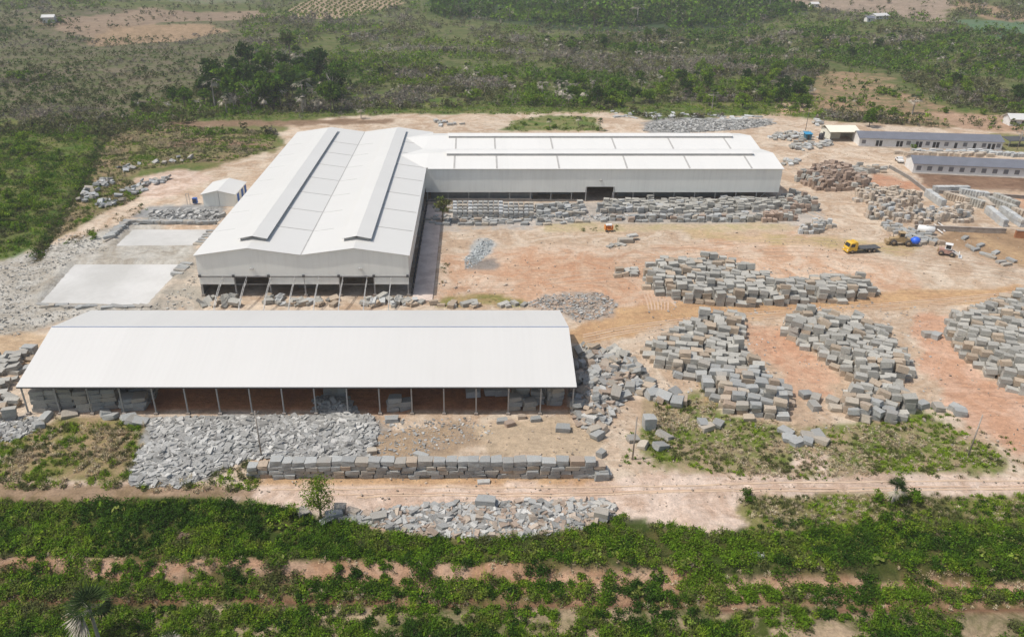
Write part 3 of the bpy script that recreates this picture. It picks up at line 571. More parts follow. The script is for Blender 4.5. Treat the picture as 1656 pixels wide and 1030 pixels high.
    for x in (33.8, 42.2):
        m = MB().box(x - .15, Y0 - .05, 0, x + .15, Y0 + .16, 4.6); B(m, 'column', M['steel'])
    for k in range(18):
        x = -13.9 + k * (105.4 / 17); m = MB().box(x - .13, Y1 - .5, 0, x + .13, Y1 - .2, Z0 - .5); B(m, 'column', M['steel'])
    m = MB(); m.bar((80, Y0 + .3, 2.8), (84, Y0 + 3, .2), .12); m.bar((91, Y0 + .3, .2), (87, Y0 + 3, 2.8), .12); m.bar((85.6, Y0 + .3, .2), (88, Y0 + .3, 2.8), .12); B(m, 'brace', M['steel'])
    # front strip: roller panels, beams, columns, canopy junction boxes
    w6 = (xb - xa) / 6
    m = MB(); m.box(xa + .01, ya - .12, zb_ - .16, xb - .01, ya - .001, zb_ - .02); m.box(xa + .01, ya - .10, 4.85, xb - .01, ya + .02, 4.95); m.box(xa + .2, ya + .05, 3.02, xb - .2, ya + .12, 3.10); B(m, 'front_beam', M['strip'])
    for k in (0, 2, 3, 5):
        a = xa + k * w6; m = MB(); m.box(a + .06, ya + .02, 3.1, a + w6 - .06, ya + .12, 4.82); B(m, 'roller_panel', M['clad_x'])
    for k in range(7):
        x = min(max(xa + k * w6, xa + .3), xb - .3)
        m = MB().box(x - .16, ya + .2, 0.2, x + .16, ya + .52, zb_); cc = B(m, 'column', M['steel'])
        m = MB().box(x - .4, ya + .02, -.1, x + .4, ya + .78, .55); B(m, 'footing', M['concrete'], cc)
        m = MB().box(x - .28, ya - .35, 4.9, x + .28, ya - .13, 5.5); B(m, 'bracket', M['dark_steel'])
    for x in (r1 + .4, r2 + 1.1):
        m = MB().box(x - .4, ya - .45, 6.9, x + .4, ya - .02, 7.05).bar((x, ya - .05, 7.2), (x + .3, ya - .5, 6.9), .12); B(m, 'wall_lamp', M['strip'])
    m = MB().box(37.6, Y0 - .5, 6.6, 38.4, Y0 - .02, 6.8); B(m, 'wall_lamp', M['strip'])
    # inside the hall: concrete machine walls behind the front bays
    for (a, b, d, h) in ((-56.5, -52.6, 6, 3.4), (-40.6, -36.6, 5, 3.6)):
        m = MB().box(a, ya + d, 0, b, ya + d + .4, h); B(m, 'inner_wall', M['conc_dark'])
    m = MB()
    for yy in (178, 198, 218, 240, 258):
        for x in (xa + .4, va, xb - .4): m.box(x - .2, yy - .2, 0, x + .2, yy + .2, zv - .4)
    for xx in range(0, 90, 13): m.box(xx - .2, V - .2, 0, xx + .2, V + .2, ZV - .4)
    B(m, 'inner_columns', M['steel'])
    m = MB(); m.box(X0 + 1, 228.8, 0, 18, 229.0, 2.2); m.box(20, 233, 0, 31, 233.2, 3); m.box(44, 231, 0, 80, 231.2, 2.0); B(m, 'inner_partition', M['mesh_grey'])
factory()
# bare lattice trusses arching out of the hall front
bases = [(312, 507), (340, 507), (383, 507), (432, 507), (478, 507), (522, 507), (551, 507), (596, 507), (637, 507)]
for k in range(8):
    x = -55.8 + k * 5.35; t = empty('roof_truss', (x, 150, 0), label='bare curved steel lattice truss sloping from the twin-gabled front down to the rubble', category='truss', group='bare trusses in front of the twin gables')
    pts = [(8.4, 5.0), (5.2, 4.3), (2.4, 3.2), (.4, 1.9), (-.8, .9), (-1.7, 0)]
    m = MB()
    for (a, b) in zip(pts[:-1], pts[1:]): m.bar((0, a[0], a[1]), (0, b[0], b[1]), .1); 
    low = [(a[0] + .35 * (i > 0), a[1] - .75 * (i < 5) + .1) for i, a in enumerate(pts)]
    for (a, b) in zip(low[:-1], low[1:]): m.bar((0, a[0], a[1]), (0, b[0], b[1]), .1)
    m.build('chord', M['steel'], t)
    m = MB()
    for i in range(5):
        a, b, c, d = pts[i], pts[i + 1], low[i], low[i + 1]
        mid = ((a[0] + b[0]) / 2, (a[1] + b[1]) / 2)
        m.bar((0, c[0], c[1]), (0, mid[0], mid[1]), .06); m.bar((0, mid[0], mid[1]), (0, d[0], d[1]), .06)
    m.build('lattice', M['steel'], t)
# concrete ledge, pipe and slabs beside the hall
m = MB(); m.box(-13.7, 156, -.1, -9.2, 222, .32); tag(m.build('concrete_ledge', M['ledge']), 'long cracked concrete ledge running beside the right wall of the twin-gabled hall', 'ledge')
t = empty('cable_tray', (-14.0, 190, 0), label='dark pipes and cables running along the foot of the hall side wall', category='pipes')
m = MB(); m.cyl((-.1, -30, .5), (-.1, 34, .5), .14); m.cyl((.1, -30, .9), (.1, 34, .9), .10); m.build('pipe', M['black_pipe'], t)
m = MB()
for k in range(22): m.box(-.2, -30 + k * 3, 0, .22, -29.85 + k * 3, 1.5)
m.build('bracket', M['dark_steel'], t)

def hut(name, px_fl, px_fr, px_bl, px_zf, label, cat, wall, roof_m, h, rise, ridge_along='y'):
    pass
# small white shed left of the hall
fl = P0(330, 334); fr = P0(381, 335); 
Yf = fl[1]; X0_, X1_ = fl[0], fr[0]; Yb = 233.0; he = 3.9
t = empty('equipment_shed', ((X0_ + X1_) / 2, (Yf + Yb) / 2, 0), label='small grey shed with white gable roof left of the factory hall', category='shed')
cx_, cy_ = (X0_ + X1_) / 2, (Yf + Yb) / 2; hx, hy = (X1_ - X0_) / 2, (Yb - Yf) / 2
m = MB(); m.prism([(-hx, 0), (hx, 0), (hx, he - .15), (0, he + .95), (-hx, he - .15)], 'y', -hy, -hy + .15); m.prism([(-hx, 0), (hx, 0), (hx, he - .15), (0, he + .95), (-hx, he - .15)], 'y', hy - .15, hy)
m.box(-hx, -hy + .16, 0, -hx + .12, hy - .16, he - .15); m.box(hx - .12, -hy + .16, 0, hx, hy - .16, he - .15); m.build('wall', M['clad_x'], t)
m = MB(); roof_quad(m, (-hx - .5, -hy - .6, he - .1), (0, -hy - .6, he + 1.15), (0, hy + .6, he + 1.15), (-hx - .5, hy + .6, he - .1)); roof_quad(m, (.01, -hy - .6, he + 1.15), (hx + .5, -hy - .6, he - .1), (hx + .5, hy + .6, he - .1), (.01, hy + .6, he + 1.15))
m.build('roof', M['roof_x'], t)
for yy in (-3.5, 1.0, 4.6):
    m = MB().box(hx + .003, yy, .05, hx + .06, yy + 2.0, 3.0); m.build('door', M['door_blue'], t)
m = MB().box(-.06, -hy - .05, 0, .06, -hy - .003, he + .5); m.build('downpipe', M['strip'], t)
t = empty('transformer', (*P0(316, 330), 0), label='blue and grey transformer box behind a frame left of the small shed', category='transformer')
MB().box(-.6, -.5, .3, .7, .5, 1.9).build('cabinet', M['door_blue'], t)
m = MB()
for k in range(5): m.box(-.5 + k * .25, -.7, .5, -.42 + k * .25, -.51, 1.7)
m.build('cooling_fin', M['dark_steel'], t); m = MB()
for sx in (-1.3, -2.2): m.box(sx, -.8, 0, sx + .1, -.7, 3.4)
m.bar((-2.2, -.75, 3.4), (-1.2, -.75, 3.4), .1); m.bar((-2.15, -.75, .3), (-1.25, -.75, 3.3), .06); m.build('frame', M['steel'], t)

# long worker buildings on the right
def long_house(pa, pb, depth, he, rise, label, doors, wins, closed_end=True, group='long white worker buildings'):
    a = Vector((*P0(*pa), 0)); b = Vector((*P0(*pb), 0)); L = (b - a).length; ang = math.atan2(b.y - a.y, b.x - a.x)
    t = empty('barrack_building', a, ang, label=label, category='building', group=group)
    m = MB(); pr = [(0, 0), (depth, 0), (depth, he), (depth / 2, he + rise), (0, he)]
    m.prism(pr, 'x', 0, .2); m.prism(pr, 'x', L - .2, L); m.box(.21, 0, 0, L - .21, .2, he); m.box(.21, depth - .2, 0, L - .21, depth, he); wl = m.build('wall', M['white_wall'], t)
    m = MB(); o = .55; k = rise / (depth / 2) * o
    roof_quad(m, (-.4, -o, he - k + .12), (L + .4, -o, he - k + .12), (L + .4, depth / 2, he + rise + .12), (-.4, depth / 2, he + rise + .12), .1)
    roof_quad(m, (-.4, depth / 2 + .01, he + rise + .12), (L + .4, depth / 2 + .01, he + rise + .12), (L + .4, depth + o, he - k + .12), (-.4, depth + o, he - k + .12), .1)
    m.build('roof', M['grey_roof'], t)
    for f in doors:
        x = f * L; d = MB().box(x, -.05, .05, x + 1.0, -.003, 2.2).build('door', M['door'], t)
    for f in wins:
        x = f * L; d = MB().box(x - .08, -.06, .85, x + 1.4, -.003, 2.35).build('window', M['strip'], t)
        MB().box(x, -.09, .93, x + 1.32, -.062, 2.27).build('shutter', M['shutter'], d)
    m = MB(); m.box(-.2, -1.4, 0, L, -.05, .12); m.build('plinth', M['concrete'], t)
    return t, a, ang, L
# back row (with cream open garage at its left end)
long_house((1388, 236), (1619, 243), 8.5, 3.1, 1.5, 'long white barrack with grey roof running right from the cream garage', (0.12, .145, .265, .29, .40, .425, .52, .545, .67, .80, .90, .93), (.02, .335, .47, .60, .73, .86, .96))
long_house((1475, 279), (1760, 292), 8.0, 3.2, 1.6, 'long white barrack with evenly spaced shuttered windows below the stone yard', (), [.02 + k * .0625 for k in range(15)])
ga = Vector((*P0(1341, 229), 0)); gb = Vector((*P0(1387, 230), 0)); L = (gb - ga).length
t = empty('garage', ga, 0, label='cream open-fronted garage at the left end of the back barrack', category='garage')
m = MB(); m.box(-.1, 0, 0, .1, 9, 3.9); m.box(L - .1, .3, 0, L + .05, 9, 3.9); m.box(.11, 8.8, 0, L - .11, 9, 3.9); m.box(.11, 0, 3.4, L - .11, .2, 3.9); m.box(.12, 4.4, 0, L * .55, 4.5, 2.2); m.build('wall', M['cream'], t)
m = MB(); roof_quad(m, (-.8, -1.0, 3.85), (L + .4, -1.0, 3.85), (L + .4, 4.6, 5.2), (-.8, 4.6, 5.2)); roof_quad(m, (-.8, 4.61, 5.2), (L + .4, 4.61, 5.2), (L + .4, 9.5, 3.85), (-.8, 9.5, 3.85)); m.build('roof', M['cream'], t)
MB().box(-.09, 9 - 4.2, .05, -.13, 9 - 2.5, 2.4).build('door', M['door'], t)
# far houses
def far_house(px, py, w_, d_, h_, label, rz=0.2, rm='roof_y'):
    x, y, z = P(px, py); t = empty('far_house', (x, y, z), rz, label=label, category='house')
    m = MB(); pr = [(0, 0), (d_, 0), (d_, h_), (d_ / 2, h_ + 1.4), (0, h_)]; m.prism(pr, 'x', 0, .2); m.prism(pr, 'x', w_ - .2, w_); m.box(.21, 0, 0, w_ - .21, .2, h_); m.box(.21, d_ - .2, 0, w_ - .21, d_, h_); m.build('wall', M['white_wall'], t)
    m = MB(); roof_quad(m, (-.6, -.8, h_ - .2), (w_ + .6, -.8, h_ - .2), (w_ + .6, d_ / 2, h_ + 1.6), (-.6, d_ / 2, h_ + 1.6)); roof_quad(m, (-.6, d_ / 2 + .01, h_ + 1.6), (w_ + .6, d_ / 2 + .01, h_ + 1.6), (w_ + .6, d_ + .8, h_ - .2), (-.6, d_ + .8, h_ - .2)); m.build('roof', M[rm], t)
    for k in range(int(w_ / 3.5)):
        MB().box(1.2 + k * 3.3, -.06, .9, 2.3 + k * 3.3, -.003, 2.1).build('window', M['door'], t)
far_house(69, 38, 9, 8, 4.5, 'tiny white house beside dark trees on the far left rise')
far_house(1416, 32, 13, 8, 3, 'white-roofed farmhouse at the wood edge, far right', 0.3)
far_house(1402, 36, 6, 5, 3, 'small outbuilding just left of the white-roofed farmhouse', 0.1, 'grey_roof')
far_house(1312, 12, 7, 6, 3, 'pale hut on the bare hillside at the top of the view', 0.0)
far_house(1632, 204, 7, 6, 3, 'lone pale hut behind the right end of the barracks', -0.1)

# low walls
def low_wall(pts, h, w_, mat, label, name='low_wall', copings=True):
    P3 = [Vector((*P0(*q), 0)) for q in pts]; c = sum(P3, Vector()) / len(P3); t = empty(name, c, 0, label=label, category='wall')
    m = MB()
    for a, b in zip(P3[:-1], P3[1:]):
        m.bar(a - c + Vector((0, 0, h / 2 - .1)), b - c + Vector((0, 0, h / 2 - .1)), w_, h + .2)
    m.build('wall_body', mat, t); m = MB()
    for a, b in zip(P3[:-1], P3[1:]): m.bar(a - c + Vector((0, 0, h + .06)), b - c + Vector((0, 0, h + .06)), w_ + .15, .1)
    m.build('coping', M['concrete'], t)
low_wall([(1438, 272), (1470, 290), (1498, 312), (1660, 322), (1760, 326)], 1.0, .4, M['conc_dark'], 'low concrete wall bounding the brown ploughed plot by the barrack')
low_wall([(1478, 372), (1600, 377), (1625, 378)], 1.4, .5, M['concrete'], 'low stone retaining wall above the tan earth slope')
low_wall([(1640, 384), (1700, 388), (1760, 392)], 2.0, .8, var_mat('rusty_earth_brick', lin(190, 130, 90), .2), 'short orange earth wall at the right edge above the slope')
# ------------------------------------------------------------ stone blocks
def block_mesh(name, mat, seed, rough=0.07, chip=True):
    r = random.Random(seed); bm = bmesh.new(); bmesh.ops.create_cube(bm, size=1)
    for v in bm.verts: v.co += Vector([r.uniform(-rough, rough) for _ in range(3)])
    bmesh.ops.subdivide_edges(bm, edges=bm.edges[:], cuts=1, use_grid_fill=True)
    for v in bm.verts:
        v.co += Vector([r.uniform(-1, 1) * rough * .35 for _ in range(3)])
        if chip and v.co.length > .78 and r.random() < .35: v.co *= r.uniform(.84, .95)
    bmesh.ops.bevel(bm, geom=[e for e in bm.edges if e.is_manifold and e.calc_face_angle(0) > .9], offset=.022, segments=1, affect='EDGES')
    for v in bm.verts: v.co.z += .5
    me = bpy.data.meshes.new(name); bm.to_mesh(me); bm.free(); me.materials.append(mat); return me
PROTO = {k: [block_mesh(f'{k}_{i}', M[k], hash((len(k), i)) % 9999 + i, .045 if k in ('pale_stone', 'beige_stone', 'brown_stone') else .06) for i in range(6)] for k in ('granite', 'granite_warm', 'brown_stone', 'beige_stone', 'pale_stone')}
TINT = {'granite': lin(184, 182, 174), 'granite_warm': lin(190, 174, 154), 'brown_stone': lin(176, 156, 140), 'beige_stone': lin(204, 190, 172), 'pale_stone': lin(200, 202, 200)}
BL = []   # (kind, mat, loc, rot(x,y,z), size, label, group, cat, visible, priority)
def add_block(kind, mat, loc, rot, size, label, group, cat='block', vis=True):
    BL.append([kind, mat, loc, rot, size, label, group, cat, vis, math.dist(loc, (0, 0, H))])
PS = .86
def pile(px, rot, layers, cell, label, group, kind='granite_block', mats=(('granite', .85), ('granite_warm', .15)), jit=.13, rj=5, tilt=3.5, fill=1.0, gap=1.03, taper=.95, cat='stone block', world=None, rng=None, minl=1):
    r = random.Random(rng if rng is not None else hash(tuple(px)) & 0xffff); poly = world or W(px); cx = sum(p[0] for p in poly) / len(poly); cy = sum(p[1] for p in poly) / len(poly)
    ca, sa = cos(radians(rot)), sin(radians(rot)); R = max(math.hypot(p[0] - cx, p[1] - cy) for p in poly); l, w_, h = (cell[0] * PS, cell[1] * PS, cell[2] * PS) if kind == 'granite_block' else cell
    nx = int(R / (l * gap)) + 2; ny = int(R / (w_ * gap)) + 2; cand = []
    for j in range(-ny, ny + 1):
        off = r.uniform(-.5, .5) * l
        for i in range(-nx, nx + 1):
            u = (i * l * gap) + off; v = j * w_ * gap; cand.append((cx + u * ca - v * sa, cy + u * sa + v * ca))
    X = np.array([c[0] for c in cand]); Y = np.array([c[1] for c in cand]); ins = pip(poly, X, Y); d = segdist(poly + poly[:1], X, Y)
    for k, (x, y) in enumerate(cand):
        if not ins[k] or r.random() > fill: continue
        n = max(minl, min(layers, 1 + int(d[k] / taper + r.random() * 1.2))); 
        if r.random() < .2: n = max(1, n - 1)
        if r.random() < .1 and n == layers: n += 1
        z = 0
        for q in range(n):
            s = (l * r.uniform(.78, 1.04), w_ * r.uniform(.82, 1.0), h * r.uniform(.75, 1.18)); top = q == n - 1
            m = r.random(); mat = next((a for a, b in _cum(mats) if m <= b), mats[0][0])
            rz = radians(rot + r.gauss(0, rj)); tl = tilt * (1.6 if top else .5)
            add_block(kind, mat, (x + r.uniform(-jit, jit), y + r.uniform(-jit, jit), z + (-.05 if q == 0 else -.02)), (radians(r.gauss(0, tl)), radians(r.gauss(0, tl)), rz), s, label, group, cat, top or d[k] < 2.4)
            z += s[2] * .97
def _cum(m):
    t = 0; o = []
    for a, b in m: t += b; o.append((a, t))
    return o
def scatter(px, n, sz, label, group, kind='granite_block', mats=(('granite', .8), ('granite_warm', .2)), tilt=18, cat='stone block', seed=1, zmax=0):
    r = random.Random(seed); poly = W(px); xs = [p[0] for p in poly]; ys = [p[1] for p in poly]; k = 0; g = 0
    while k < n and g < 9999:
        g += 1; x, y = r.uniform(min(xs), max(xs)), r.uniform(min(ys), max(ys))
        if not pip(poly, np.array([x]), np.array([y]))[0]: continue
        k += 1; s = r.uniform(.7, 1.15); m = r.random(); mat = next((a for a, b in _cum(mats) if m <= b), mats[0][0])
        add_block(kind, mat, (x, y, float(hz(x, y)) + r.uniform(0, zmax) - .08), (radians(r.gauss(0, tilt)), radians(r.gauss(0, tilt)), r.uniform(0, pi)), (sz[0] * s * r.uniform(.8, 1.2), sz[1] * s, sz[2] * s * r.uniform(.7, 1.2)), label, group, cat)
def one(px, py, s, rz, label, mat='granite', tilt=(0, 0), z=0, group=None, kind='granite_block'):
    x, y = P0(px, py); add_block(kind, mat, (x, y, float(hz(x, y)) - .05 + z), (radians(tilt[0]), radians(tilt[1]), radians(rz)), s, label, group, 'stone block'); BL[-1][9] = -1
# --- stacked retaining wall of dressed blocks
ORD = 'first second third fourth fifth sixth seventh eighth ninth tenth eleventh twelfth thirteenth fourteenth fifteenth sixteenth seventeenth eighteenth nineteenth twentieth'.split()
def ordn(n):
    if n <= 20: return ORD[n - 1]
    t = {2: 'twenty', 3: 'thirty', 4: 'forty'}[n // 10]; return ('thirtieth' if n == 30 else 'fortieth' if n == 40 else t + '-' + ORD[n % 10 - 1])
r = random.Random(5); yw = P0(700, 774)[1] + 0.85
ends = [((399, 985), 'bottom'), ((402, 984), 'second'), ((402, 968), 'third'), ((439, 958), 'top')]
hc = .74
for c, ((pa, pb), nm) in enumerate(ends):
    x = P0(pa, 774)[0] - .02 * c; xe = P0(pb, 774)[0]; k = 0
    while x < xe - .6:
        l = r.uniform(1.45, 2.35)
        if c == 3 and P0(905, 774)[0] < x < P0(918, 774)[0]: x += 1.6; continue
        k += 1; z = c * hc; mat = 'granite' if r.random() < .9 else 'granite_warm'; dd = r.uniform(-.24, .2)
        hh = hc * (r.uniform(.93, .99) if c < 3 else r.uniform(1.0, 1.25))
        add_block('wall_block', mat, (x + l / 2, yw + dd, z + .0), (0, radians(r.gauss(0, .4)), radians(r.gauss(0, 2.2))), (l * .955, 1.7 * r.uniform(.85, 1.05), hh), f'{ordn(k)} block from the left in the {nm} course of the stacked block wall', 'blocks of the stacked wall beside the dirt track', 'stone block')
        x += l
for (px, sc) in ((962, 1), (975, .8), (984, .6)):
    x = P0(px, 774)[0]; 
one(782, 780, (1.9, .9, .4), 4, 'pale slab lying flat at the foot of the stacked block wall', 'pale_stone')
one(973, 772, (2.2, 1.7, 1.3), 2, 'grey block stepping down at the right end of the stacked wall')
one(602, 732, (1.6, 1.2, .8), 12, 'pale-topped block on the gravel edge behind the stacked wall', 'granite_warm')
one(681, 737, (2.4, 1.1, .5), -28, 'flat grey slab lying askew just behind the stacked wall top')
one(634, 680, (2.2, 1.5, .8), 8, 'grey block on the ground in front of the middle of the open shed')
one(812, 682, (1.8, 1.2, .7), 5, 'flat bluish slab in front of the shed, left of two small blocks'); one(824, 687, (1.7, 1.2, .8), 24, 'brown block beside the bluish slab in front of the shed', 'brown_stone')
one(866, 680, (1.7, 1.1, .7), 8, 'low dull block close to the shed posts in front of the stack'); one(844, 676, (1.4, .9, .7), 4, 'small dull block in front of the leaning block inside the shed', 'granite_warm')
one(910, 695, (2.4, 1.7, .9), -6, 'lone grey block on bare sand right of the shed front')
one(960, 700, (2, 1.4, 1.2), 28, 'block leaning at the foot of the rubble heap by the post'); one(968, 708, (2, 1.6, 1.1), 40, 'tilted block below the rubble heap, nearest the bare sand', tilt=(12, 8)); one(972, 736, (1.5, 1.2, .9), 50, 'single small block left of the slim utility pole')
one(1049, 692, (2.0, 1.8, 2.4), 5, 'tall upright block standing in the grass right of the slim pole'); one(1074, 706, (2.6, 1.6, .7), -50, 'slab lying aslant in the grass right of the tall block', tilt=(15, 0)); one(1066, 725, (2.4, 1.6, 1.0), 30, 'block tipped into the grass below the tall block', tilt=(0, 18)); one(1022, 712, (2, 1.3, .9), 20, 'pale slab at the base of the slim utility pole', tilt=(14, 10)); one(1040, 722, (1.8, 1.4, .8), 60, 'weathered slab between the slim pole and the tipped block', 'granite_warm', tilt=(14, 10))
for (px, py, rz, t_, lb) in ((1055, 642, 20, 10, 'left'), (1072, 645, -30, 18, 'middle left'), (1088, 640, 45, 20, 'middle right'), (1096, 655, 70, 8, 'lower right')): one(px, py, (2.5, 2, 1.4), rz, f'large tumbled block, {lb} of the four between rubble heap and long pile', tilt=(t_, 6))
for i, (px, py) in enumerate(((1143, 694), (1160, 688), (1136, 688), (1270, 700), (1276, 712), (1290, 718), (1305, 716), (1322, 706), (1328, 716), (1306, 708))):
    one(px, py, (2.3, 1.6, .9), 20 + i * 37, f'{ordn(i + 1)} from the left of the loose slabs lying in grass below the long piles', tilt=(6, 5))
for i, (px, py) in enumerate(((1303, 642), (1318, 648), (1316, 660), (1346, 652), (1500, 544), (1512, 546), (1516, 662), (1546, 664), (1552, 670), (1490, 658))):
    one(px, py, (2.1, 1.6, 1.1), 15 + i * 41, f'{ordn(i + 1)} of the stray blocks around the two right-hand piles, counted from the left')
one(1226, 900, (2.2, 1.2, .4), 20, 'pale slab fragment lying alone in the foreground bushes', 'pale_stone', tilt=(10, 0))
one(540, 838, (2.4, 1.3, 1.1), 18, 'lower of two blocks right of the young tree beside the track', tilt=(0, 0)); one(551, 828, (1.6, 1.3, 1.3), 4, 'upper cube-like block right of the young tree beside the track'); one(488, 832, (1.6, 1.5, 1.2), 40, 'block half hidden between the shrub and the young tree', tilt=(12, 10)); one(570, 832, (1.8, 1.4, .8), -20, 'brownish slab between young tree and lower rubble strip', 'granite_warm', tilt=(14, 0)); one(528, 846, (1.8, 1.2, .8), 40, 'flat slab sinking in leaves at the foot of the young tree')
one(614, 840, (2.2, 1.6, 1.1), 20, 'squared block at the left end of the lower rubble strip'); one(785, 818, (2.7, 1.6, 1.5), -8, 'big pale block standing on the upper edge of the lower rubble strip'); one(972, 838, (2, 1.5, 1.5), -20, 'upright block at the right end of the lower rubble strip'); one(950, 822, (3.0, 1.8, .6), 10, 'broad pale slab on the right end of the lower rubble strip', 'pale_stone'); one(980, 820, (3.0, 1.2, .7), -22, 'long slab pointing into the track at the lower rubble end', 'pale_stone')
# --- slab and block heaps under the open shed
for i, px in enumerate((67, 88, 112, 135, 158, 180, 205, 226)):
    for q in range(5 if i < 6 else 3):
        x, y = P0(px + (q % 2), 664 - (i % 3) * 2); add_block('granite_block', 'granite', (x, y + .8, q * .82), (0, 0, radians(random.gauss(8, 6))), (2.3, 2.6, .8), 'large grey slab in the stacks under the left end of the open shed', 'slab stacks under the open shed', 'stone block')
        if q < 4: add_block('granite_block', 'granite', (x + .3, y + 4.2, q * .82), (0, 0, radians(random.gauss(8, 6))), (2.4, 2.6, .8), 'large grey slab in the stacks under the left end of the open shed', 'slab stacks under the open shed', 'stone block')
for (px, py, n) in ((638, 662, 3), (656, 660, 2), (833, 660, 3), (845, 648, 4), (856, 660, 2), (868, 650, 3), (878, 645, 4), (892, 650, 4), (900, 652, 4), (838, 640, 4)):
    for q in range(n):
        x, y = P0(px, py); lb = 'grey slab of the small stack standing alone in mid shed' if px < 700 else 'dark grey block in the stacks under the right end of the open shed'
        add_block('granite_block', 'granite', (x + random.uniform(-.2, .2), y, q * .9), (0, 0, radians(random.gauss(5, 9))), (2.2, 1.8, .88), lb, 'block stacks under the open shed', 'stone block')
one(848, 656, (2.6, 1.5, 1.0), 30, 'pale block leaning out of the stack at the shed front', tilt=(0, -28), z=.6)
for i, px in enumerate((530, 542, 553)):
    for q in range(3): x, y = P0(px, 648); add_block('granite_block', 'granite', (x, y + 1.5, q * 1.1), (0, 0, radians(random.gauss(3, 8))), (1.6, 1.6, 1.1), 'dark block stacked in the shaded middle of the open shed', 'block stacks under the open shed', 'stone block')
for i, (px, py) in enumerate(((765, 640), (795, 637), (812, 637))): x, y = P0(px, py); add_block('wrapped', 'pale_stone', (x, y, 0), (0, 0, .1), (2.6, 1.5, 1.2), f'{("left", "middle", "right")[i]} pale wrapped bundle in the shade under the open shed', 'pale bundles under the open shed', 'stone block')
# --- front row at left under-shed weeds
for i, (px, py) in enumerate(((112, 672), (76, 676), (170, 670), (180, 676), (208, 678), (214, 682), (62, 690), (228, 684))):
    one(px, py, (2.4, 1.7, .8), 30 + 47 * i, f'{ordn(i + 1)} of the tilted slabs in weeds before the shed, listed left to right', tilt=(14, 10))
# --- big outdoor piles
G1 = 'granite blocks in the piles right of the open shed'
pile([(1040, 450), (1052, 432), (1110, 428), (1180, 432), (1215, 446), (1250, 462), (1300, 460), (1345, 455), (1405, 462), (1418, 478), (1375, 490), (1300, 492), (1180, 497), (1128, 495), (1060, 478), (1044, 468)], -8, 3, (2.5, 1.75, 1.25), 'granite block in the wide pile just beyond the orange yard track', G1, mats=(('granite', .76), ('granite_warm', .24)))
pile([(988, 447), (1008, 438), (1028, 436), (1030, 446), (1005, 450)], 10, 2, (2.2, 1.5, 1.1), 'granite block in the little group left of the wide pile', G1, mats=(('granite', .7), ('granite_warm', .3)))
pile([(1095, 536), (1125, 520), (1200, 512), (1204, 538), (1192, 560), (1215, 588), (1250, 622), (1284, 645), (1276, 680), (1215, 680), (1168, 668), (1145, 640), (1120, 614), (1090, 610), (1042, 578), (1040, 560), (1070, 556)], -14, 3, (2.5, 1.8, 1.2), 'granite block in the long pile slanting down nearest the open shed', G1, mats=(('granite', .8), ('granite_warm', .2)))
pile([(1262, 525), (1280, 512), (1340, 512), (1400, 526), (1440, 550), (1470, 584), (1480, 606), (1450, 624), (1460, 640), (1482, 668), (1450, 682), (1370, 684), (1345, 660), (1375, 635), (1372, 612), (1340, 592), (1310, 568), (1285, 560), (1264, 545)], -24, 3, (2.4, 1.7, 1.2), 'granite block in the curved pile between the two other big piles', G1, mats=(('granite', .72), ('granite_warm', .28)), rj=11, tilt=5)
pile([(1532, 530), (1535, 518), (1580, 505), (1600, 490), (1660, 486), (1800, 490), (1820, 640), (1700, 650), (1632, 634), (1600, 612), (1570, 590), (1536, 560)], -22, 4, (2.3, 1.7, 1.15), 'granite block in the tightly packed pile cut by the right picture edge', G1, rj=3, jit=.12)
# tumbled heap between shed and long pile
scatter([(925, 575), (945, 562), (1005, 566), (1015, 590), (1042, 615), (1045, 640), (1010, 650), (980, 650), (960, 690), (925, 670)], 75, (2.1, 1.5, .9), 'tumbled grey block in the loose heap against the right end of the shed', 'tumbled blocks beside the open shed', zmax=1.6, tilt=22, seed=4)
scatter([(1015, 590), (1045, 612), (1115, 650), (1100, 662), (1030, 640)], 14, (2.2, 1.6, 1.1), 'tumbled grey block at the right fringe of the heap beside the shed', 'tumbled blocks beside the open shed', zmax=.3, tilt=14, seed=5)
pile([(-60, 700), (-60, 575), (10, 577), (45, 565), (55, 580), (40, 590), (20, 640), (30, 665), (10, 690)], 12, 2, (2.7, 1.7, .9), 'flat grey block in the stacks beyond the left end of the open shed', 'blocks left of the open shed', fill=.8, rj=14, tilt=6)
for i, (px, py) in enumerate(((50, 570), (36, 580), (52, 602))): one(px, py, (2.4, 1.8, 1.6), 12 * i, f'{("topmost", "middle", "lowest")[i]} of three blocks by the shed roof left edge')
# between shed and hall
scatter([(322, 496), (330, 484), (385, 484), (388, 496)], 16, (2.1, 1.5, 1.0), 'jumbled block by the left corner of the twin-gabled front', 'blocks between the shed and the hall front', zmax=.8, tilt=20, seed=8)
scatter([(430, 496), (434, 483), (545, 483), (540, 496)], 34, (1.9, 1.2, .8), 'pale block in the row before the middle bays of the hall', 'blocks between the shed and the hall front', zmax=.4, tilt=10, seed=9, mats=(('granite', .5), ('pale_stone', .35), ('granite_warm', .15)))
scatter([(588, 496), (590, 484), (700, 486), (708, 496)], 22, (2.1, 1.4, .9), 'block in the row before the right bays of the hall', 'blocks between the shed and the hall front', zmax=.5, tilt=10, seed=10, mats=(('granite', .6), ('pale_stone', .2), ('granite_warm', .2)))
scatter([(700, 495), (700, 490), (850, 492), (850, 497)], 11, (2.2, 1.3, .8), 'block peeping over the shed roof, right of the hall', 'blocks between the shed and the hall front', tilt=4, seed=11)
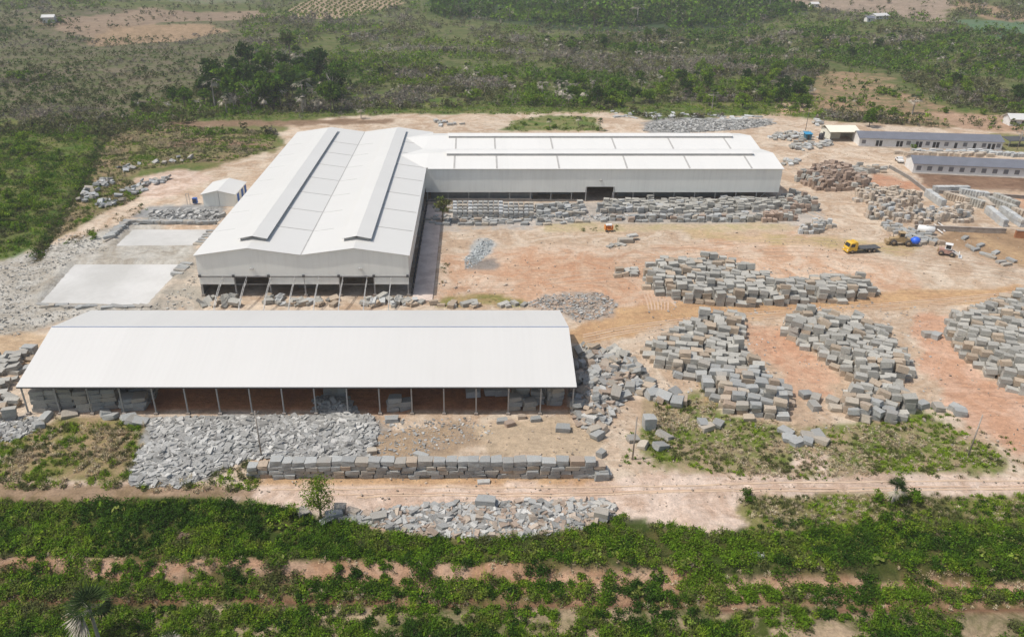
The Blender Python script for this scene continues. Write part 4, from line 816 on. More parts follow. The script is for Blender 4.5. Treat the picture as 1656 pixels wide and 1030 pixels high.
# pond rims
for (a, b, n) in (((175, 388), (205, 362), 9), ((205, 361), (345, 362), 24), ((64, 494), (150, 496), 9), ((170, 496), (240, 495), 6), ((285, 443), (304, 425), 5), ((320, 398), (345, 372), 6)):
    for k in range(n):
        f = (k + .5) / n
        for q in range(2 if b[1] == 362 or a[1] == 388 else 1):
            x, y = P0(a[0] + (b[0] - a[0]) * f, a[1] + (b[1] - a[1]) * f + 2); add_block('rim_block', 'granite', (x, y + random.uniform(-.4, .4), q * .7 - .1), (0, radians(random.gauss(0, 3)), radians(random.gauss(0 if b[1] > 361 and a[1] != 388 else 50, 12))), (3.0, 1.1, .7), 'rough grey kerb block edging the upper slurry pond' if a[1] < 400 else 'rough grey kerb block edging the lower slurry pond', 'kerb blocks round the slurry ponds', 'kerb block')
# rock groups on the left
GL = 'loose rocks left of the factory'
for (poly, n, lb) in (([(150, 300), (180, 285), (182, 298), (165, 304)], 16, 'rock in the upper left cluster on the brown slope'), ([(122, 322), (140, 306), (165, 308), (160, 318), (135, 330)], 20, 'rock in the leftmost cluster beside the dark ditch'), ([(150, 330), (190, 316), (200, 326), (165, 338)], 14, 'rock in the lowest cluster left of the small shed'), ([(195, 310), (235, 292), (275, 290), (240, 308), (205, 320)], 34, 'rock in the longest cluster left of the small shed'), ([(188, 272), (225, 265), (228, 272), (195, 280)], 9, 'rock in the cluster highest up the brown slope'), ([(245, 262), (325, 250), (320, 264), (260, 268)], 7, 'stray rock between brown slope and hall roof')):
    scatter(poly, n, (2.0, 1.4, .8), lb, GL, kind='slope_rock', seed=n, tilt=18, zmax=.5, mats=(('granite', .7), ('pale_stone', .3)), cat='rock')
# --- yard rows before the wing (bundles)
GB = 'stacked stone bundles in the yard rows'
pile([(700, 344), (705, 330), (728, 328), (732, 344)], 0, 1, (2, 1.3, .8), 'low dark slab in the scatter by the inner corner of the hall', GB, kind='stone_bundle', mats=(('granite', .7), ('granite_warm', .3)), fill=.75)
for i in range(16):
    px = 736 + i * 8.2
    for j in range(4):
        x, y = P0(px, 351 - j * 5.2 + (2 if i > 9 else 0))
        if i < 2 and j < 2 and False: continue
        for q in range(2): add_block('stone_bundle', ('pale_stone' if i in (0, 3, 9) else 'granite'), (x, y, q * .95), (0, 0, radians(random.gauss(0, 2))), (1.25, 1.5, .93), 'bundle of cut stone in the tidy columns before the wing, left part', GB, 'stone stack', j == 0 or q == 1)
pile([(868, 352), (868, 338), (890, 334), (945, 334), (950, 346), (925, 352)], 0, 2, (2, 1.2, .8), 'grey stone stack left of the wing doorway', GB, kind='stone_bundle', fill=.8, rj=10, mats=(('granite', .8), ('pale_stone', .2)), cat='stone stack')
pile([(968, 346), (975, 328), (1262, 324), (1268, 338), (1210, 346)], 0, 2, (2.1, 1.2, .85), 'grey stone stack in the broad bed right of the wing doorway', GB, kind='stone_bundle', fill=.86, rj=8, mats=(('granite', .9), ('pale_stone', .1)), cat='stone stack')
pile([(688, 364), (690, 354), (860, 357), (950, 356), (950, 362), (860, 365)], 0, 1, (2.1, 1.1, .75), 'low slab in the outer row along the yard, left half', GB, kind='stone_bundle', fill=.62, rj=9, cat='stone stack')
pile([(975, 360), (978, 352), (1230, 353), (1232, 361)], 0, 2, (1.9, 1.2, .8), 'stone stack in the outer row along the yard, right half', GB, kind='stone_bundle', fill=.75, rj=8, mats=(('granite', .84), ('brown_stone', .10), ('pale_stone', .06)), cat='stone stack')
pile([(1232, 360), (1234, 350), (1285, 350), (1290, 358)], 0, 2, (1.3, 1.2, 1.2), 'reddish-brown stone stack at the right end of the outer row', GB, kind='stone_bundle', mats=(('brown_stone', .8), ('granite', .2)), cat='stone stack')
pile([(1262, 345), (1268, 320), (1290, 316), (1315, 328), (1322, 342), (1290, 346)], 0, 2, (1.8, 1.2, 1.1), 'stone stack in the cluster at the wing right corner', GB, kind='stone_bundle', mats=(('granite', .72), ('brown_stone', .28)), cat='stone stack')
pile([(1288, 378), (1292, 368), (1320, 364), (1345, 362), (1348, 367), (1320, 378)], 0, 2, (1.3, 1.0, 1.0), 'pale stone stack in the loose group out in the yard', GB, kind='stone_bundle', fill=.8, mats=(('pale_stone', .5), ('granite', .4), ('beige_stone', .1)), cat='stone stack')
# --- right hand stacks
GR = 'stone stacks in the far right yard'
pile([(1284, 292), (1300, 284), (1335, 272), (1370, 276), (1388, 292), (1406, 298), (1404, 308), (1325, 310), (1296, 298)], 8, 3, (1.7, 1.3, 1.2), 'brown stone block in the rust-coloured heap by the yard road', GR, kind='yard_stack', mats=(('brown_stone', .88), ('granite', .12)), rj=18, tilt=5, cat='stone stack')
pile([(1346, 277), (1360, 270), (1430, 272), (1436, 279), (1400, 282)], 0, 1, (2.4, 1.2, .9), 'dark grey stack in the row behind the rust-coloured heap', GR, kind='yard_stack', fill=.85, cat='stone stack')
pile([(1394, 304), (1410, 298), (1418, 304), (1410, 309)], 0, 1, (1.8, 1.2, 1), 'grey stack at the right toe of the rust-coloured heap', GR, kind='yard_stack', cat='stone stack')
pile([(1380, 326), (1384, 314), (1440, 312), (1486, 322), (1482, 336), (1440, 338), (1405, 334)], 6, 2, (1.2, 1.3, 1.25), 'beige stone stack in the fan-shaped middle group', GR, kind='yard_stack', mats=(('beige_stone', .92), ('granite', .08)), rj=5, cat='stone stack', fill=.9)
pile([(1394, 352), (1404, 342), (1450, 344), (1500, 346), (1568, 345), (1572, 361), (1480, 362), (1420, 358)], 4, 2, (1.2, 1.3, 1.25), 'beige stone stack in the long group above the tan slope', GR, kind='yard_stack', mats=(('beige_stone', .8), ('pale_stone', .12), ('granite', .08)), rj=5, cat='stone stack', fill=.82)
pile([(1540, 346), (1545, 335), (1568, 338), (1570, 346)], 0, 2, (1.2, 1.3, 1.2), 'beige stack at the right end of the long group', GR, kind='yard_stack', mats=(('beige_stone', 1),), cat='stone stack')
pile([(1418, 366), (1436, 360), (1470, 372), (1500, 382), (1522, 396), (1505, 400), (1470, 388)], -18, 1, (1.9, 1.3, 1.0), 'grey block in the slanting row beside the parked tractor', GR, kind='yard_stack', rj=14, cat='stone stack', fill=.9)
for i, (a, b, n, mt) in enumerate((((1500, 318), (1522, 334), 9, 'pale_stone'), ((1512, 312), (1560, 312), 12, 'pale_stone'), ((1555, 316), (1592, 322), 9, 'pale_stone'), ((1598, 346), (1622, 366), 9, 'pale_stone'), ((1620, 346), (1650, 366), 9, 'pale_stone'), ((1530, 322), (1560, 330), 8, 'beige_stone'), ((1586, 330), (1600, 342), 6, 'beige_stone'), ((1600, 330), (1636, 344), 9, 'granite'), ((1560, 328), (1586, 336), 7, 'granite'), ((1610, 324), (1640, 336), 8, 'granite'), ((1640, 348), (1680, 360), 8, 'beige_stone'))):
    for k in range(n):
        f = k / (n - 1); x, y = P0(a[0] + (b[0] - a[0]) * f, a[1] + (b[1] - a[1]) * f)
        for q in range(2): add_block('yard_stack', mt, (x, y, q * 1.1), (0, 0, radians(random.gauss(0, 2))), (1.5, 1.8, 1.08), {'pale_stone': 'pale slab bundle in the straight rows at the far right', 'beige_stone': 'beige slab bundle in the short rows at the far right', 'granite': 'dark grey slab bundle in the rows at the far right'}[mt], GR, 'stone stack')
for (a, b, n, mt, lb) in (((1452, 251), (1600, 253), 40, 'beige_stone', 'brownish stack in the thin row between the two barracks'), ((1480, 248), (1600, 248), 30, 'pale_stone', 'pale stack in the thin row between the two barracks'), ((1600, 250), (1690, 256), 24, 'pale_stone', 'pale stack near the right edge between the two barracks')):
    for k in range(n):
        f = k / (n - 1); x, y = P0(a[0] + (b[0] - a[0]) * f, a[1] + (b[1] - a[1]) * f); add_block('yard_stack', mt, (x, y + random.uniform(-1.5, 1.5), 0), (0, 0, radians(random.gauss(0, 8))), (1.7, 1.2, 1.2), lb, GR, 'stone stack')
# far groups behind the wing
for (poly, n, lb) in (([(1240, 226), (1260, 216), (1300, 214), (1320, 222), (1290, 232)], 46, 'slab in the pale scatter near the blue-topped cabin'), ([(1270, 240), (1290, 234), (1345, 230), (1350, 238), (1300, 246)], 34, 'slab in the scatter left of the garage front'), ([(1262, 268), (1268, 260), (1290, 260), (1286, 268)], 12, 'slab in the small scatter past the wing roof corner'), ([(1320, 226), (1330, 216), (1340, 222), (1345, 232)], 12, 'slab in the heap against the garage'), ([(1310, 205), (1320, 194), (1334, 204)], 12, 'slab in the heap behind the garage'), ([(680, 205), (700, 198), (752, 199), (750, 204)], 12, 'grey block on the sand strip behind the hall ridge')):
    scatter(poly, n, (2.2, 1.4, .8), lb, 'slab scatters behind the wing', kind='yard_stack', seed=n * 3, tilt=7, zmax=.5, mats=(('granite', .6), ('pale_stone', .4)), cat='stone slab')
scatter([(985, 180), (1090, 183), (1240, 190), (1160, 198), (990, 190)], 60, (3, 1.8, .5), 'pale slab lying on the grass edge behind the wing', 'slab scatters behind the wing', kind='yard_stack', seed=77, tilt=5, mats=(('pale_stone', 1),), cat='stone slab')
one(1012, 392, (4, 1.6, 1.2), 5, 'stacked grey slabs alone on the yard above the wide pile', z=0); one(1022, 388, (3, 1.6, .6), 20, 'tilted slab resting on the lone yard slabs', 'pale_stone', z=1.0); scatter([(982, 400), (985, 393), (1008, 396), (1008, 401)], 8, (2, 1, .5), 'flat dull slab in the short row left of the lone yard slabs', 'flat slabs in mid yard', seed=31, tilt=4)
scatter([(700, 470), (712, 455), (850, 462), (830, 476), (720, 474)], 9, (.9, .6, .4), 'small stone on the clay above the shed roof', 'small stones on the clay', seed=41, tilt=8, kind='small_stone', mats=(('beige_stone', 1),), cat='stone')
for (a, b, n) in (((1560, 400), (1640, 438), 10),):
    for k in range(n): f = k / (n - 1); x, y = P0(a[0] + 75 * f, a[1] + 36 * f - (3 if k % 3 else 14)); add_block('yard_stack', 'granite', (x, y, 0), (0, 0, random.uniform(0, 3)), (2.6, 1.1, .6), 'low block in the line along the foot of the tan slope', 'low blocks along the tan slope', 'stone slab')
# --- build: the nearest 300 of each kind one by one, the others merged
CUBE_V = np.array([(x, y, z) for z in (0, 1) for y in (-.5, .5) for x in (-.5, .5)], float)
CUBE_F = [(0, 2, 3, 1), (4, 5, 7, 6), (0, 1, 5, 4), (2, 6, 7, 3), (0, 4, 6, 2), (1, 3, 7, 5)]
def boxes_mesh(name, L, mat, jitter=.05):
    """L: list of (loc, rot, size, colour)"""
    vs_, cs = [], []; rg = np.random.default_rng(3)
    for loc, rot, s, c in L:
        R = np.array(Euler(rot).to_matrix()); v = (CUBE_V + rg.uniform(-jitter, jitter, CUBE_V.shape)) * np.array(s); v = v @ R.T + np.array(loc)
        for f in CUBE_F: vs_.append(v[list(f)])
        cs += [c] * 6
    return np_mesh(name, np.concatenate(vs_), 4, np.array(cs), mat)
NAMES = {'granite_block': 'granite_block', 'wall_block': 'dressed_wall_block', 'wrapped': 'wrapped_bundle', 'rim_block': 'kerb_block', 'slope_rock': 'rock', 'stone_bundle': 'stone_stack', 'yard_stack': 'slab_stack', 'small_stone': 'small_stone'}
rest_label = {'granite_block': 'remaining rough granite blocks filling the big yard piles', 'stone_bundle': 'remaining cut stone stacks before the factory wing', 'yard_stack': 'remaining slab stacks and slabs in the far right yard'}
for kind in dict.fromkeys(b[0] for b in BL):
    L = [b for b in BL if b[0] == kind]; vis = sorted([b for b in L if b[8]], key=lambda b: b[9]); ind = vis[:295]; rest = vis[295:] + [b for b in L if not b[8]]
    for b in ind:
        _, mat, loc, rot, s, lb, gr, cat, _, _ = b
        o = bpy.data.objects.new(NAMES[kind], random.choice(PROTO[mat])); col.objects.link(o); o.location = loc; o.rotation_euler = rot; o.scale = s
        if random.random() < .5: o.rotation_euler.z += pi
        tag(o, lb, cat, gr)
    if rest:
        rl = []
        for b in rest:
            c = np.array(TINT[b[1]]) * random.uniform(.8, 1.15); rl.append((b[2], b[3], b[4], tuple(c)))
        o = link(NAMES[kind] + 's', boxes_mesh(kind + '_rest', rl, M['rock'])); tag(o, rest_label.get(kind, 'remaining rough stones of the same heaps'), 'stones', kind='stuff')
# --- rubble (nobody could count it)
def rubble(px, n, smin, smax, mound, name, label, tints, seed=1, thick=.25, world=None):
    rg = np.random.default_rng(seed); poly = world or W(px); xs = [p[0] for p in poly]; ys = [p[1] for p in poly]
    X = rg.uniform(min(xs), max(xs), n * 4); Y = rg.uniform(min(ys), max(ys), n * 4); m = pip(poly, X, Y); X, Y = X[m][:n], Y[m][:n]
    d = segdist(poly + poly[:1], X, Y); z = hz(X, Y) + mound * sst(0, 4, d) * (.5 + fbm(X / 4, Y / 4, seed, 3)); L = []
    for k in range(len(X)):
        s = smin * (smax / smin) ** (rg.random() ** 2.8); t = tints[rg.integers(len(tints))]; c = np.array(t) * rg.uniform(.75, 1.15)
        L.append(((X[k], Y[k], z[k] + rg.uniform(-.15, .1)), (rg.normal(0, .2), rg.normal(0, .2), rg.uniform(0, pi)), (s * rg.uniform(.8, 1.5), s * rg.uniform(.5, 1), s * thick * rg.uniform(.5, 1.8)), tuple(c)))
    o = link(name, boxes_mesh(name, L, M['rock'], .16)); tag(o, label, 'rubble', kind='stuff')
GT = [lin(186, 186, 182), lin(174, 174, 170), lin(204, 203, 198), lin(160, 159, 155)]; WT = GT + [lin(180, 162, 146), lin(190, 176, 160)]
rubble([(235, 678), (600, 672), (612, 700), (598, 742), (440, 740), (400, 742), (330, 770), (300, 788), (212, 785), (222, 735), (245, 710)], 24000, .15, 1.15, .35, 'slab_rubble', 'grey broken slab rubble spread in front of the open shed', GT, 3)
rubble([(-60, 716), (-60, 672), (60, 676), (70, 690), (20, 714)], 2200, .2, 1.1, .3, 'slab_rubble', 'grey broken slab rubble at the left edge below the shed', GT, 4)
rubble([(540, 845), (580, 830), (700, 816), (800, 812), (985, 812), (992, 836), (930, 856), (840, 872), (690, 866), (600, 850)], 8000, .16, 1.15, .2, 'slab_rubble', 'broken slabs strewn between the track and the bushes', WT, 5, .35)
rubble([(925, 665), (928, 570), (1000, 568), (1018, 600), (1044, 630), (1000, 655), (970, 700), (935, 690)], 1300, .4, 1.9, 1.1, 'slab_rubble', 'loose slab debris among the tumbled blocks right of the shed', WT, 6, .35)
rubble([(505, 668), (512, 640), (560, 640), (580, 668), (560, 674)], 500, .3, 1.2, .9, 'slab_rubble', 'dark slab debris heaped in the middle of the open shed', GT, 7, .3)
rubble([(600, 680), (760, 676), (800, 700), (690, 735), (605, 738)], 900, .1, .5, 0, 'stone_chips', 'pale stone chips sprinkled on the sand before the shed', GT, 8)
rubble([(845, 494), (880, 478), (970, 474), (1000, 490), (985, 512), (930, 522), (915, 506)], 2200, .12, .7, .06, 'slab_rubble', 'flat grey rubble on the clay behind the shed right end', WT, 9)
rubble([(750, 420), (770, 400), (785, 385), (800, 390), (790, 410), (772, 428), (752, 436)], 1500, .12, .5, .35, 'slab_rubble', 'pale bluish rubble patch on the clay near the ledge', [lin(205, 212, 212), lin(180, 184, 184)], 10)
rubble([(1040, 212), (1050, 200), (1120, 194), (1235, 194), (1258, 200), (1200, 210), (1100, 216)], 5200, .3, 1.2, .2, 'slab_rubble', 'wide grey rubble bed behind the factory wing', GT, 11, .3)
rubble([(-60, 540), (-60, 430), (10, 428), (110, 380), (165, 385), (175, 405), (120, 418), (60, 470), (50, 492), (140, 505), (300, 500), (322, 460), (320, 440), (250, 496), (150, 500), (30, 545)], 4200, .08, .5, .12, 'slab_rubble', 'pale stone waste around the lower slurry pond', [lin(190, 190, 184), lin(174, 172, 166), lin(202, 196, 184)], 12, .35)
rubble([(240, 352), (250, 340), (345, 340), (362, 350), (350, 360), (245, 360)], 700, .3, 1.6, .2, 'slab_rubble', 'dark rubble between the small shed and the upper pond', GT, 13, .4)
rubble([(1100, 345), (960, 348), (690, 350), (690, 356), (960, 357), (1250, 352)], 900, .3, 1.3, 0, 'slab_rubble', 'stone offcuts between the two rows before the wing', GT, 14)
for i, pl in enumerate(([(1040, 500), (1260, 500), (1250, 700), (1040, 640)], [(1260, 490), (1500, 490), (1540, 690), (1330, 700)], [(1040, 430), (1420, 430), (1440, 500), (1040, 500)])):
    rubble(pl, 700, .12, .5, 0, 'stone_chips', ('small stone chips scattered about the slanting pile', 'small stone chips scattered about the curved pile', 'small stone chips scattered about the wide pile')[i], WT, 20 + i)

for i, (pl, n_) in enumerate((([(700, 380), (1300, 372), (1420, 420), (1040, 500), (930, 520), (710, 480)], 1600), ([(1270, 240), (1440, 250), (1480, 330), (1656, 400), (1656, 470), (1300, 440), (1280, 330)], 1400), ([(925, 530), (1656, 470), (1656, 700), (1480, 640), (1040, 640)], 1800), ([(600, 690), (1040, 660), (1656, 700), (1656, 800), (1000, 830), (400, 800), (400, 778), (1000, 770)], 2600))):
    rubble(pl, n_, .06, .32, 0, 'pebbles', ('pebbles strewn on the clay yard', 'pebbles strewn on the far sandy yard', 'pebbles strewn between the big piles', 'pebbles strewn along the dirt track')[i], [lin(190, 176, 160), lin(160, 150, 138), lin(214, 196, 176)], 40 + i, .6)
# ------------------------------------------------------------ vehicles and yard equipment
def wheel(parent, x, y, r, w_, ax='y'):
    m = MB(); d = Vector((0, 1, 0)); c = Vector((x, y, r))
    m.lathe(c - d * w_ / 2, d, [(0, r * .55), (0, r * .9), (w_ * .15, r), (w_ * .85, r), (w_, r * .9), (w_, r * .55)], 18); t = m.build('wheel', M['rubber'], parent)
    m = MB(); m.lathe(c - d * w_ * .52, d, [(0, 0.01), (0, r * .5), (w_ * .25, r * .56), (w_ * .8, r * .56), (w_ * 1.04, r * .5), (w_ * 1.04, .01)], 14); m.build('rim', M['rim'], t)
def flatbed():
    x, y = P0(1392, 407); t = empty('flatbed_truck', (x, y, 0), radians(188), label='yellow-cab flatbed lorry with empty dark bed parked on the sandy yard', category='lorry')
    m = MB(); m.prism([(1.9, .75), (4.25, .75), (4.35, 1.3), (4.2, 1.75), (3.85, 2.75), (3.5, 2.9), (2.1, 2.9), (1.9, 2.7)], 'y', -1.15, 1.15); c = m.build('cab', M['yellow'], t)
    MB().add([(4.215, -1.0, 1.82), (4.215, 1.0, 1.82), (3.90, .92, 2.62), (3.90, -.92, 2.62)], [(0, 1, 2, 3)]).add([(4.235, -1.0, 1.82), (4.235, 1.0, 1.82), (3.92, .92, 2.62), (3.92, -.92, 2.62)], [(0, 1, 2, 3)]).build('windscreen', M['glass'], c)
    for s in (-1, 1):
        MB().box(2.7, s * 1.155 - .01, 1.8, 3.75, s * 1.155 + .01, 2.6).build('side_window', M['glass'], c)
        MB().box(4.0, s * 1.35 - .06, 1.9, 4.15, s * 1.35 + .06, 2.4).bar((4.0, s * 1.15, 2.3), (4.05, s * 1.35, 2.3), .05).build('mirror', M['dark_steel'], c)
        MB().box(4.32, s * .85 - .18, .85, 4.40, s * .85 + .18, 1.08).build('headlight', M['white_metal'], c)
    MB().box(4.28, -1.2, .45, 4.5, 1.2, .8).build('bumper', M['yellow'], t)
    MB().box(2.0, -1.0, 2.95, 2.7, 1.0, 3.1).build('roof_rack', M['yellow'], c)
    m = MB(); m.box(-4.3, -.5, .75, 3.6, -.3, 1.0); m.box(-4.3, .3, .75, 3.6, .5, 1.0); m.box(-4.3, -.29, .8, -4.1, .29, .95); m.build('chassis', M['dark_steel'], t)
    m = MB(); m.box(-4.5, -1.22, 1.12, 1.7, 1.22, 1.28)
    for k in range(9): m.box(-4.4 + k * .72, -1.1, 1.0, -4.3 + k * .72, 1.1, 1.11)
    m.box(1.62, -1.2, 1.29, 1.72, 1.2, 1.85); m.build('flat_bed', M['dark_steel'], t)
    MB().box(.4, -1.1, .55, 1.3, -.55, .98).build('fuel_tank', M['steel'], t)
    for xx in (3.1, -1.6, -2.9):
        for s in (-1, 1): wheel(t, xx, s * 1.0, .52, .32 if xx > 0 else .5)
flatbed()
def tractor():
    x, y = P0(1458, 396); t = empty('mixer_loader', (x, y, 0), radians(-12), label='dusty tan four-wheeled site machine with a bright blue drum at its rear', category='site machine')
    m = MB(); m.prism([(-3.2, .9), (1.2, .9), (1.6, 1.2), (1.5, 1.9), (-.6, 2.1), (-1.4, 2.1), (-3.2, 1.75)], 'y', -.75, .75); m.build('body', M['tanvehicle'], t)
    m = MB(); m.box(-1.3, -.8, 2.12, .1, .8, 2.3)
    for a in (-1.2, 0): 
        for s in (-.7, .7): m.box(a - .05, s - .05, 2.3, a + .05, s + .05, 3.35)
    m.box(-1.4, -.9, 3.36, .2, .9, 3.48); m.build('cab', M['tanvehicle'], t)
    MB().box(-1.1, -.66, 2.35, -.05, .66, 3.2).build('cab_glass', M['glass'], t)
    m = MB(); m.box(-4.1, -1.1, .3, -3.4, 1.1, 1.2); m.bar((-3.4, -.6, .9), (-1.8, -.6, 1.7), .2); m.bar((-3.4, .6, .9), (-1.8, .6, 1.7), .2); m.build('bucket', M['tanvehicle'], t)
    MB().cyl((-2.4, .3, 1.9), (-2.4, .3, 2.9), .07).build('exhaust', M['dark_steel'], t)
    for xx, rr in ((-2.3, .8), (1.2, .85)):
        for s in (-1, 1): wheel(t, xx, s * 1.1, rr, .5)
    m = MB(); m.lathe((2.0, 0, 1.1), (.96, 0, .28), [(0, .35), (.12, .8), (.9, 1.05), (1.6, .95), (2.1, .5), (2.15, .35)], 18); m.build('mixer_drum', M['drum'], t)
    m = MB(); m.box(1.6, -.8, .55, 3.9, -.6, .8); m.box(1.6, .6, .55, 3.9, .8, .8); m.build('drum_frame', M['dark_steel'], t)
tractor()
def forklift():
    x, y = P0(1533, 413); t = empty('wheel_loader', (x, y, 0), radians(-32), label='small pinkish white loader facing lower right on the sandy yard', category='loader')
    m = MB(); m.prism([(-2.3, .6), (1.0, .6), (1.0, 1.3), (-.2, 1.4), (-1.0, 1.7), (-2.3, 1.6)], 'y', -.8, .8); m.build('body', M['pinkish'], t)
    m = MB(); m.box(-1.1, -.75, 1.72, .4, .75, 1.8)
    for a in (-1.0, .3):
        for s in (-.68, .68): m.box(a - .05, s - .05, 1.8, a + .05, s + .05, 2.9)
    m.box(-1.2, -.85, 2.91, .5, .85, 3.03); m.build('cab', M['white_metal'], t)
    MB().box(-.9, -.6, 1.85, .2, .6, 2.75).build('cab_glass', M['glass'], t)
    m = MB(); m.bar((.6, -.55, 1.4), (2.3, -.55, .7), .2); m.bar((.6, .55, 1.4), (2.3, .55, .7), .2); m.prism([(2.2, .1), (3.1, .1), (3.0, .25), (2.4, .35), (2.35, 1.2), (2.2, 1.2)], 'y', -1.1, 1.1); m.build('bucket', M['white_metal'], t)
    m = MB(); m.box(-2.6, -.6, .7, -2.31, .6, 1.5); m.build('counterweight', M['tanvehicle'], t)
    for xx in (-1.6, .8):
        for s in (-1, 1): wheel(t, xx, s * .95, .62, .42)
forklift()
x, y = P0(1496, 378); t = empty('water_tank', (x, y, 0), radians(-28), label='white cylindrical tank lying on its cradle among grey blocks', category='tank')
MB().lathe((-2.1, 0, 1.25), (1, 0, 0), [(0, .02), (.02, .6), (.15, 1.0), (4.05, 1.0), (4.18, .6), (4.2, .02)], 20).build('tank_body', M['white_metal'], t)
MB().box(-1.5, -.8, 0, -1.2, .8, .5).build('cradle', M['dark_steel'], t); MB().box(1.2, -.8, 0, 1.5, .8, .5).build('cradle', M['dark_steel'], t); MB().cyl((0, 0, 2.2), (0, 0, 2.45), .25).build('hatch', M['strip'], t)
for i, (a, b) in enumerate((((1510, 364), (1528, 376)), ((1516, 362), (1534, 374)), ((1507, 368), (1524, 380)))):
    A = Vector((*P0(*a), .3 + i * .1)); B_ = Vector((*P0(*b), .3 + i * .1)); c = (A + B_) / 2; m = MB(); m.cyl(A - c, B_ - c, .16); o = m.build('pipe', M['white_metal'], None, c)
    tag(o, f'{("upper", "rightmost", "lower")[i]} of the three pale pipes lying right of the white tank', 'pipe')
x, y = P0(1305, 226); t = empty('kiosk', (x, y, 0), .05, label='small blue-green cabin with light blue roof between slab heaps', category='cabin')
MB().box(-1.2, -1, 0, 1.2, 1, 2.3).build('wall', var_mat('teal_board', (.05, .16, .22), .2), t); MB().add([(-1.5, -1.4, 2.3), (1.5, -1.4, 2.3), (1.5, 1.3, 2.7), (-1.5, 1.3, 2.7), (-1.5, -1.4, 2.4), (1.5, -1.4, 2.4), (1.5, 1.3, 2.8), (-1.5, 1.3, 2.8)], [(0, 3, 2, 1), (4, 5, 6, 7), (0, 1, 5, 4), (1, 2, 6, 5), (2, 3, 7, 6), (3, 0, 4, 7)]).build('roof', M['tarp_blue'], t); MB().box(-.4, -1.05, .05, .4, -1.003, 1.9).build('door', M['door'], t)
x, y = P0(1327, 226); t = empty('water_butt', (x, y, 0), label='black upright plastic water tank beside the cream garage', category='tank'); MB().lathe((0, 0, 0), (0, 0, 1), [(0, .9), (1.9, .95), (2.3, .6), (2.5, .25)], 16).build('tank_body', M['black_pipe'], t); MB().cyl((0, 0, 2.48), (0, 0, 2.6), .3).build('lid', M['dark_steel'], t)
x, y = P0(1454, 262); t = empty('pickup_truck', (x, y, 0), radians(80), label='white pickup parked at the left end of the lower barrack', category='pickup')
MB().prism([(-2.4, .5), (2.4, .5), (2.4, 1.0), (1.3, 1.1), (.8, 1.7), (-.6, 1.7), (-.7, 1.05), (-2.4, 1.05)], 'y', -.85, .85).build('body', M['white_metal'], t); MB().box(-.5, -.87, 1.15, .85, .87, 1.55).build('window', M['glass'], t)
for xx in (-1.5, 1.5):
    for s in (-1, 1): wheel(t, xx, s * .8, .36, .24)
x, y = P0(984, 374); t = empty('hand_cart', (x, y, 0), .1, label='small orange and white cart at the near edge of the outer stone row', category='cart')
m = MB(); m.box(-1.1, -.7, .5, 1.1, .7, .65); m.box(-1.1, -.7, .66, -1.0, .7, 1.7); m.box(1.0, -.7, .66, 1.1, .7, 1.7); m.box(-.9, .6, .66, .9, .7, 1.7); m.build('body', M['orange'], t); MB().box(-.8, -.5, 1.72, .8, .5, 2.0).build('load', M['white_metal'], t)
for s in (-1, 1): wheel(t, s * .7, -.75, .34, .15)
x, y = P0(1640, 236); t = empty('shelter', (x, y, 0), .1, label='low dark canopy shelter past the right end of the back barrack', category='shelter')
MB().add([(-4, -2, 2.2), (4, -2, 2.2), (4, 2.5, 2.9), (-4, 2.5, 2.9), (-4, -2, 2.35), (4, -2, 2.35), (4, 2.5, 3.05), (-4, 2.5, 3.05)], [(0, 3, 2, 1), (4, 5, 6, 7), (0, 1, 5, 4), (1, 2, 6, 5), (2, 3, 7, 6), (3, 0, 4, 7)]).build('roof', M['dark_steel'], t)
for a in (-3.8, 0, 3.8):
    for b in (-1.8, 2.2): MB().box(a - .07, b - .07, 0, a + .07, b + .07, 2.3).build('post', M['steel'], t)
def pole(px, py, h, r_, label, fork=False, arm=False, mat='concrete'):
    x, y, z = P(px, py); t = empty('utility_pole', (x, y, z), label=label, category='pole'); MB().cyl((0, 0, -.2), (0, 0, h), r_, r_ * .7, 8).build('pole_shaft', M[mat], t)
    if fork: MB().bar((0, 0, h - .9), (.55, 0, h), .09).bar((0, 0, h - .9), (-.35, 0, h + .1), .09).build('fork', M['steel'], t)
    if arm: MB().bar((-.6, 0, h - .3), (.6, 0, h - .3), .09).cyl((-.5, 0, h - .25), (-.5, 0, h), .05).cyl((.5, 0, h - .25), (.5, 0, h), .05).build('cross_arm', M['steel'], t)
pole(1022.6, 743, 8.0, .14, 'slim pale pole standing where bare sand meets grass')
pole(1565, 739, 8.0, .13, 'slim pole in the grass patch at the far right beside the track')
pole(423, 738, 8.6, .13, 'slim fork-topped pole at the lower edge of the grey rubble', fork=True)
pole(1302, 214, 9, .12, 'thin dark pole beside the blue-green cabin', mat='dark_steel')
pole(1644, 244, 12, .12, 'thin pole beside the dark canopy shelter', arm=True)
pole(1030, 30, 30, .35, 'tall slender mast rising from the far wood', mat='pale_bark') if False else None

